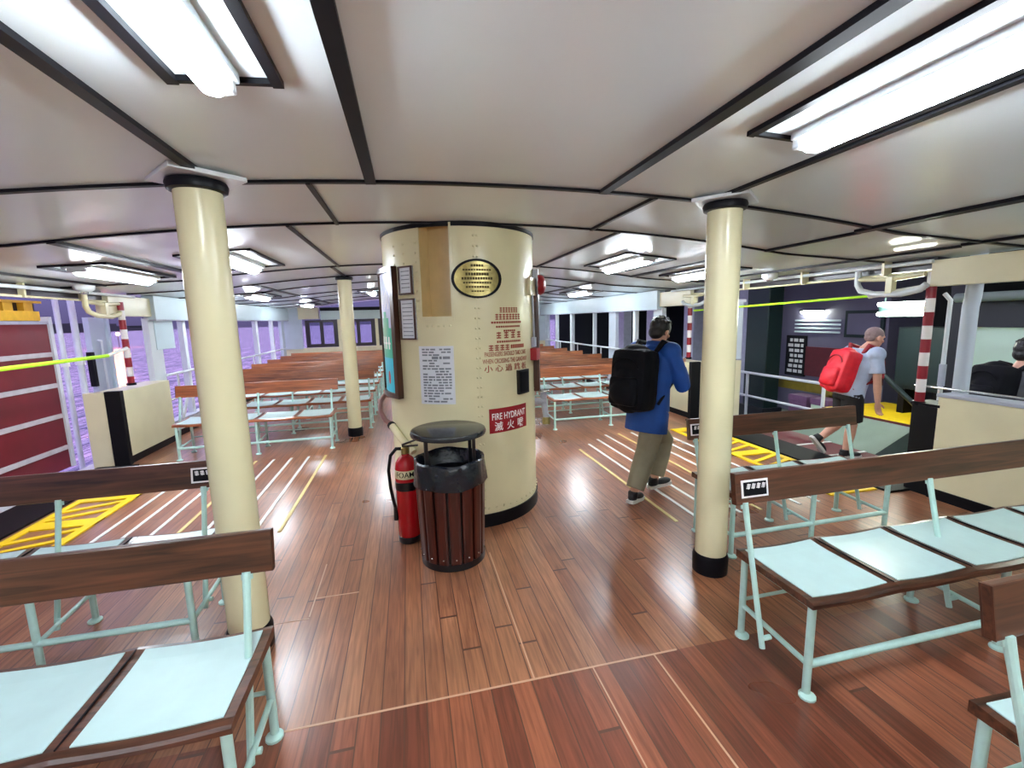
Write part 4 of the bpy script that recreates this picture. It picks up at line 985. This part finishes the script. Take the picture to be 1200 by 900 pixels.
def person(name, label, root, J, h, cfg, cat='person'):
    t = thing(name, label, cat, root); rt = Vector(root)
    W = {k: Vector(v) - rt for k, v in J.items()}
    r, f, u = frame(h)
    # ---- continuous body
    mb = MB()
    mid = (W['hipL'] + W['hipR']) / 2; sh = (W['shL'] + W['shR']) / 2
    up = (W['neck'] - mid).normalized(); fw = (f - up * f.dot(up)).normalized()
    mb.loft([(mid - up * .09, r * .12, fw * .085), (mid, r * .155, fw * .105), (mid + up * .14, r * .135, fw * .09), (mid.lerp(sh, .6), r * .15, fw * .1), (mid.lerp(sh, .88), r * .165, fw * .1), (sh + up * .035, r * .1, fw * .07)], 24)
    mb.tube([sh + up * .0, W['neck'], W['head'] - u * .05], [.07, .056, .052], 14)
    P, R = head_parts(mb, W['head'], cfg.get('face', h), cfg.get('nod', 0))
    for s in 'LR':
        mb.tube([W['sh' + s], W['el' + s].lerp(W['sh' + s], .5), W['el' + s], W['wr' + s].lerp(W['el' + s], .6), W['wr' + s]], [.052, .046, .037, .038, .026], 14)
        mb.tube([W['hip' + s], W['kn' + s].lerp(W['hip' + s], .5), W['kn' + s], W['an' + s].lerp(W['kn' + s], .65), W['an' + s]], [.085, .072, .052, .054, .036], 14)
        mb.tube([W['an' + s], W['an' + s] - u * .05], [.036, .03], 10)
        hd = cfg.get('hand' + s) or (W['wr' + s] - W['el' + s])
        hand_parts(mb, W['wr' + s], Vector(hd), cfg.get('thumb' + s) or f, cfg.get('curl', .5))
    obj('body', remesh(mb, .0055, 2), 'skin', t)
    # eyes and hair
    mb = MB()
    for s in (-1, 1): mb.ball(P(s * .031, .0775, .012), (.012, .006, .006), R, 10)
    mb.build('eyes', 'hairb', t, True)
    mb = MB()
    if cfg['hair'] == 'hairb':
        mb.ball(P(0, -.018, .034), (.09, .105, .096), R); mb.ball(P(0, -.05, -.025), (.075, .06, .07), R)
        rnd = random.Random(4)
        for i in range(40):
            a, b = rnd.uniform(0, 6.28), rnd.uniform(.2, 1.5)
            d = Vector((math.cos(a) * math.cos(b) * .088, -.02 + math.sin(a) * math.cos(b) * .1, .036 + math.sin(b) * .094)); mb.ball(P(*d), .014, None, 8)
    else:
        mb.ball(P(0, -.016, .034), (.079, .094, .083), R); mb.ball(P(0, -.045, -.012), (.066, .053, .05), R)
    obj('hair', remesh(mb, .006, 1), cfg['hair'], t)
    # ---- top
    mb = MB(); c = cfg
    hem = c['hem']; e = c.get('ease', .025)
    base = mid - up * hem
    mb.loft([(base, r * (.165 + e), fw * (.125 + e)), (mid, r * (.16 + e), fw * (.12 + e)), (mid.lerp(sh, .35), r * (.148 + e), fw * (.108 + e)), (mid.lerp(sh, .65), r * (.165 + e), fw * (.115 + e)), (mid.lerp(sh, .9), r * (.175 + e * .6), fw * (.11 + e * .5)), (sh + up * .045, r * (.1 + e * .4), fw * (.078 + e * .3))], 28)
    for s in 'LR':
        mb.ball(W['sh' + s] + Vector((0, 0, .005)), .078 + e * .3)
        L = c['sleeve']
        if L > 1: mb.tube([W['sh' + s] - up * .01, W['el' + s].lerp(W['sh' + s], .5), W['el' + s], W['wr' + s].lerp(W['el' + s], .5), W['wr' + s].lerp(W['el' + s], .06)], [.068 + e * .3, .064 + e * .3, .056 + e * .3, .05 + e * .3, .042 + e * .2], 16)
        else: mb.tube([W['sh' + s] - up * .01, W['el' + s].lerp(W['sh' + s], 1 - L * .5), W['el' + s].lerp(W['sh' + s], 1 - L)], [.068, .066, .07], 16)
    if c.get('collar'): mb.loft([(W['neck'] - up * .03, r * .085, fw * .08), (W['neck'] + up * .035, r * .075, fw * .072)], 20)
    obj(c['topname'], remesh(mb, .008, 3), c['top'], t)
    # ---- trousers or shorts
    mb = MB(); k = c.get('leglen', .94)
    mb.loft([(mid - up * .1, r * .155, fw * .112), (mid, r * .168, fw * .12), (mid + up * .1, r * .15, fw * .105)], 24)
    for s in 'LR':
        if k > .6:
            q = W['an' + s].lerp(W['kn' + s], .08)
            mb.tube([W['hip' + s], W['kn' + s].lerp(W['hip' + s], .5), W['kn' + s], W['an' + s].lerp(W['kn' + s], .5), q], [.112, .108, .094, .09, .08], 18)
        else:
            mb.tube([W['hip' + s], W['kn' + s].lerp(W['hip' + s], .5), W['kn' + s].lerp(W['hip' + s], .08)], [.105, .103, .098], 18)
    obj(c['legname'], remesh(mb, .009, 3), c['legs'], t)
    for s in 'LR': shoe(t, W['an' + s], c['toe' + s], c['pitch' + s])
    return t
def backpack(label, c, h, size, lean, m, strapm, shoulders, root, extra=None):
    r, f, u = frame(h, lean); R = Matrix((r, f, u)).transposed(); rt = Vector(root); c = Vector(c) - rt
    w, d, hh = size; P = lambda x, y, z: c + r * x + f * y + u * z
    t = thing('backpack', label, 'backpack', root)
    mb = MB().box(P(0, 0, 0), (w, d, hh), R, min(w, d) * .36); mb.ball(P(0, -d * .18, -hh * .12), (w * .47, d * .48, hh * .42), R); mb.ball(P(0, 0, hh * .3), (w * .45, d * .46, hh * .27), R)
    obj('main_compartment', remesh(mb, .009, 5), m, t)
    mb = MB().box(P(0, -d * .52, -hh * .18), (w * .74, d * .34, hh * .46), R, .04); mb.ball(P(0, -d * .6, -hh * .2), (w * .33, d * .24, hh * .2), R)
    obj('front_pocket', remesh(mb, .009, 4), m, t)
    MB().tube([P(w * .37 * math.sin(a), -d * .5 - .012 * math.cos(a), hh * (.05 + .28 * math.cos(a * .9))) for a in [(-1.2 + 2.4 * i / 12) for i in range(13)]], .006, 8).build('zip', strapm, t, True)
    MB().tube([P(-.04, d * .2, hh * .49), P(-.03, d * .15, hh * .54), P(.03, d * .15, hh * .54), P(.04, d * .2, hh * .49)], .009, 8).build('grab_loop', strapm, t, True)
    for s, k in ((-1, 'L'), (1, 'R')):
        S = Vector(shoulders[k]) - rt
        R2 = [P(s * w * .26, d * .42, hh * .4), S - f * .05 + Vector((0, 0, .085)) - r * s * .05, S + f * .05 + Vector((0, 0, .075)) - r * s * .05, S + f * .115 - Vector((0, 0, .06)) - r * s * .045, S + f * .1 - Vector((0, 0, .22)) - r * s * .01, P(s * w * .48, d * .45, -hh * .36)]
        MB().tube(R2, [.02, .026, .026, .024, .016, .012], 10).build('shoulder_strap', strapm, t, True)
    return t

h1 = (.906, .423)
J1 = dict(hipR=(1.665, 3.525, .83), hipL=(1.575, 3.675, .83), knR=(1.575, 3.53, .45), anR=(1.415, 3.455, .10), knL=(1.845, 3.70, .475), anL=(1.735, 3.655, .125),
          neck=(1.70, 3.64, 1.385), head=(1.765, 3.665, 1.505), shR=(1.765, 3.485, 1.325), shL=(1.615, 3.80, 1.325), elR=(1.86, 3.44, 1.03), elL=(1.68, 3.90, 1.05), wrR=(1.985, 3.66, 1.16), wrL=(1.93, 3.82, 1.14))
ph1 = person('person', 'person in a long blue jacket and khaki trousers walking away, head bent', (1.6, 3.6, 0), J1, h1,
       dict(hair='hairb', face=(.93, .36), nod=.45, hem=.22, ease=.036, sleeve=2, top='blue', topname='jacket', legs='khaki', legname='trousers', collar=True,
            toeR=(.8, .6), pitchR=-.12, toeL=(.95, .1), pitchL=.1, thumbL=Vector((0, 0, 1)), thumbR=Vector((0, 0, 1)), curl=.9))
backpack('bulky black backpack worn by the person in the blue jacket', (1.435, 3.525, 1.10), h1, (.38, .26, .55), .1, 'bpack', 'bpack', dict(L=J1['shL'], R=J1['shR']), (1.45, 3.53, .85))

h2 = (.97, -.24)
J2 = dict(hipR=(4.33, 3.93, .74), hipL=(4.39, 4.08, .74), knR=(4.36, 3.93, .385), anR=(4.33, 3.95, .075), knL=(4.42, 4.10, .39), anL=(4.14, 4.11, .20),
          neck=(4.50, 3.97, 1.22), head=(4.60, 3.955, 1.345), shR=(4.45, 3.80, 1.17), shL=(4.51, 4.14, 1.17), elR=(4.44, 3.76, .90), elL=(4.52, 4.20, .90), wrR=(4.46, 3.75, .66), wrL=(4.62, 4.2, .68))
person('person', 'grey-haired person in pale shirt and black shorts stepping onto the lowered gangplank', (4.36, 4.0, 0), J2, h2,
       dict(hair='hairg', nod=.3, hem=.05, ease=.02, sleeve=.75, top='shirt', topname='shirt', legs='shorts', legname='shorts', leglen=.5, toeR=(1, -.2), pitchR=0, toeL=(1, -.2), pitchL=-.9, curl=.7))
backpack('bright red backpack on the grey-haired person at the lowered gangplank', (4.27, 4.04, .98), h2, (.32, .2, .48), .3, 'rpack', 'rpackd', dict(L=J2['shL'], R=J2['shR']), (4.27, 4.04, .7))

h3 = (.985, -.17)
X3, Y3, Z3 = 5.1, 3.01, -.3
def j3(x, y, z): return (X3 - .17 * x + .985 * y, Y3 - .985 * x - .17 * y, Z3 + z * 1.05)
J3 = dict(hipR=j3(.09, 0, .8), hipL=j3(-.09, 0, .8), knR=j3(.09, .14, .44), anR=j3(.09, .1, .085), knL=j3(-.09, -.03, .43), anL=j3(-.09, -.24, .12),
          neck=j3(0, .06, 1.32), head=j3(0, .11, 1.45), shR=j3(.17, .04, 1.26), shL=j3(-.17, .04, 1.26), elR=j3(.22, -.02, 1.0), elL=j3(-.22, .0, 1.0), wrR=j3(.2, .14, .82), wrL=j3(-.2, .16, .82))
person('person', 'person in grey top at the right edge, passing the pale green screen', (X3, Y3, Z3), J3, h3,
       dict(hair='hairb', nod=.2, hem=.1, ease=.02, sleeve=2, top='greybag', topname='top', legs='shorts', legname='trousers', toeR=(.985, -.17), pitchR=0, toeL=(.985, -.17), pitchL=-.5, curl=.6))
bp3 = backpack('rounded black backpack on the person at the right edge', j3(-.02, -.19, 1.13), h3, (.32, .24, .46), .15, 'bpack', 'bpack', dict(L=J3['shL'], R=J3['shR']), j3(0, -.2, .9))

# ------------------------------------------------------------------ world, camera, view
w = bpy.data.worlds.new('night_sky'); SC.world = w; w.use_nodes = True
nt = w.node_tree; bg = nt.nodes['Background']
tc = nt.nodes.new('ShaderNodeTexCoord'); sp = nt.nodes.new('ShaderNodeSeparateXYZ'); rp = nt.nodes.new('ShaderNodeValToRGB')
nt.links.new(tc.outputs['Generated'], sp.inputs[0]); nt.links.new(sp.outputs['Z'], rp.inputs['Fac']); nt.links.new(rp.outputs['Color'], bg.inputs['Color'])
cr = rp.color_ramp; cr.elements[0].position = .0; cr.elements[0].color = (.03, .025, .06, 1); cr.elements[1].position = .5; cr.elements[1].color = (.40, .35, .58, 1)
e = cr.elements.new(.08); e.color = (.05, .045, .11, 1); e = cr.elements.new(.22); e.color = (.34, .29, .50, 1)
bg.inputs['Strength'].default_value = .5

def basis(yaw, pitch, roll):
    cy, sy = math.cos(yaw), math.sin(yaw); cp, sp = math.cos(pitch), math.sin(pitch); cr, sr = math.cos(roll), math.sin(roll)
    fwd = Vector((sy, cy, 0)); right = Vector((cy, -sy, 0)); up = Vector((0, 0, 1))
    f2 = fwd * cp - up * sp; u2 = up * cp + fwd * sp
    return right * cr + u2 * sr, -right * sr + u2 * cr, f2
r, u, f = basis(math.radians(12.88), math.radians(8.308), math.radians(-1.384))
cam = bpy.data.cameras.new('camera'); co = bpy.data.objects.new('camera', cam); COL.objects.link(co)
cam.sensor_fit = 'HORIZONTAL'; cam.sensor_width = 36; cam.lens = 522.95 / 1200 * 36; cam.clip_start = .02; cam.clip_end = 3000
co.matrix_world = Matrix(((r.x, u.x, -f.x, -.465), (r.y, u.y, -f.y, 0), (r.z, u.z, -f.z, 1.65), (0, 0, 0, 1)))
SC.camera = co
vs = SC.view_settings
SC.display_settings.display_device = 'sRGB'
vs.view_transform = 'Standard'; vs.look = 'None'; vs.gamma = 1; vs.use_curve_mapping = False
vs.exposure = 2.95
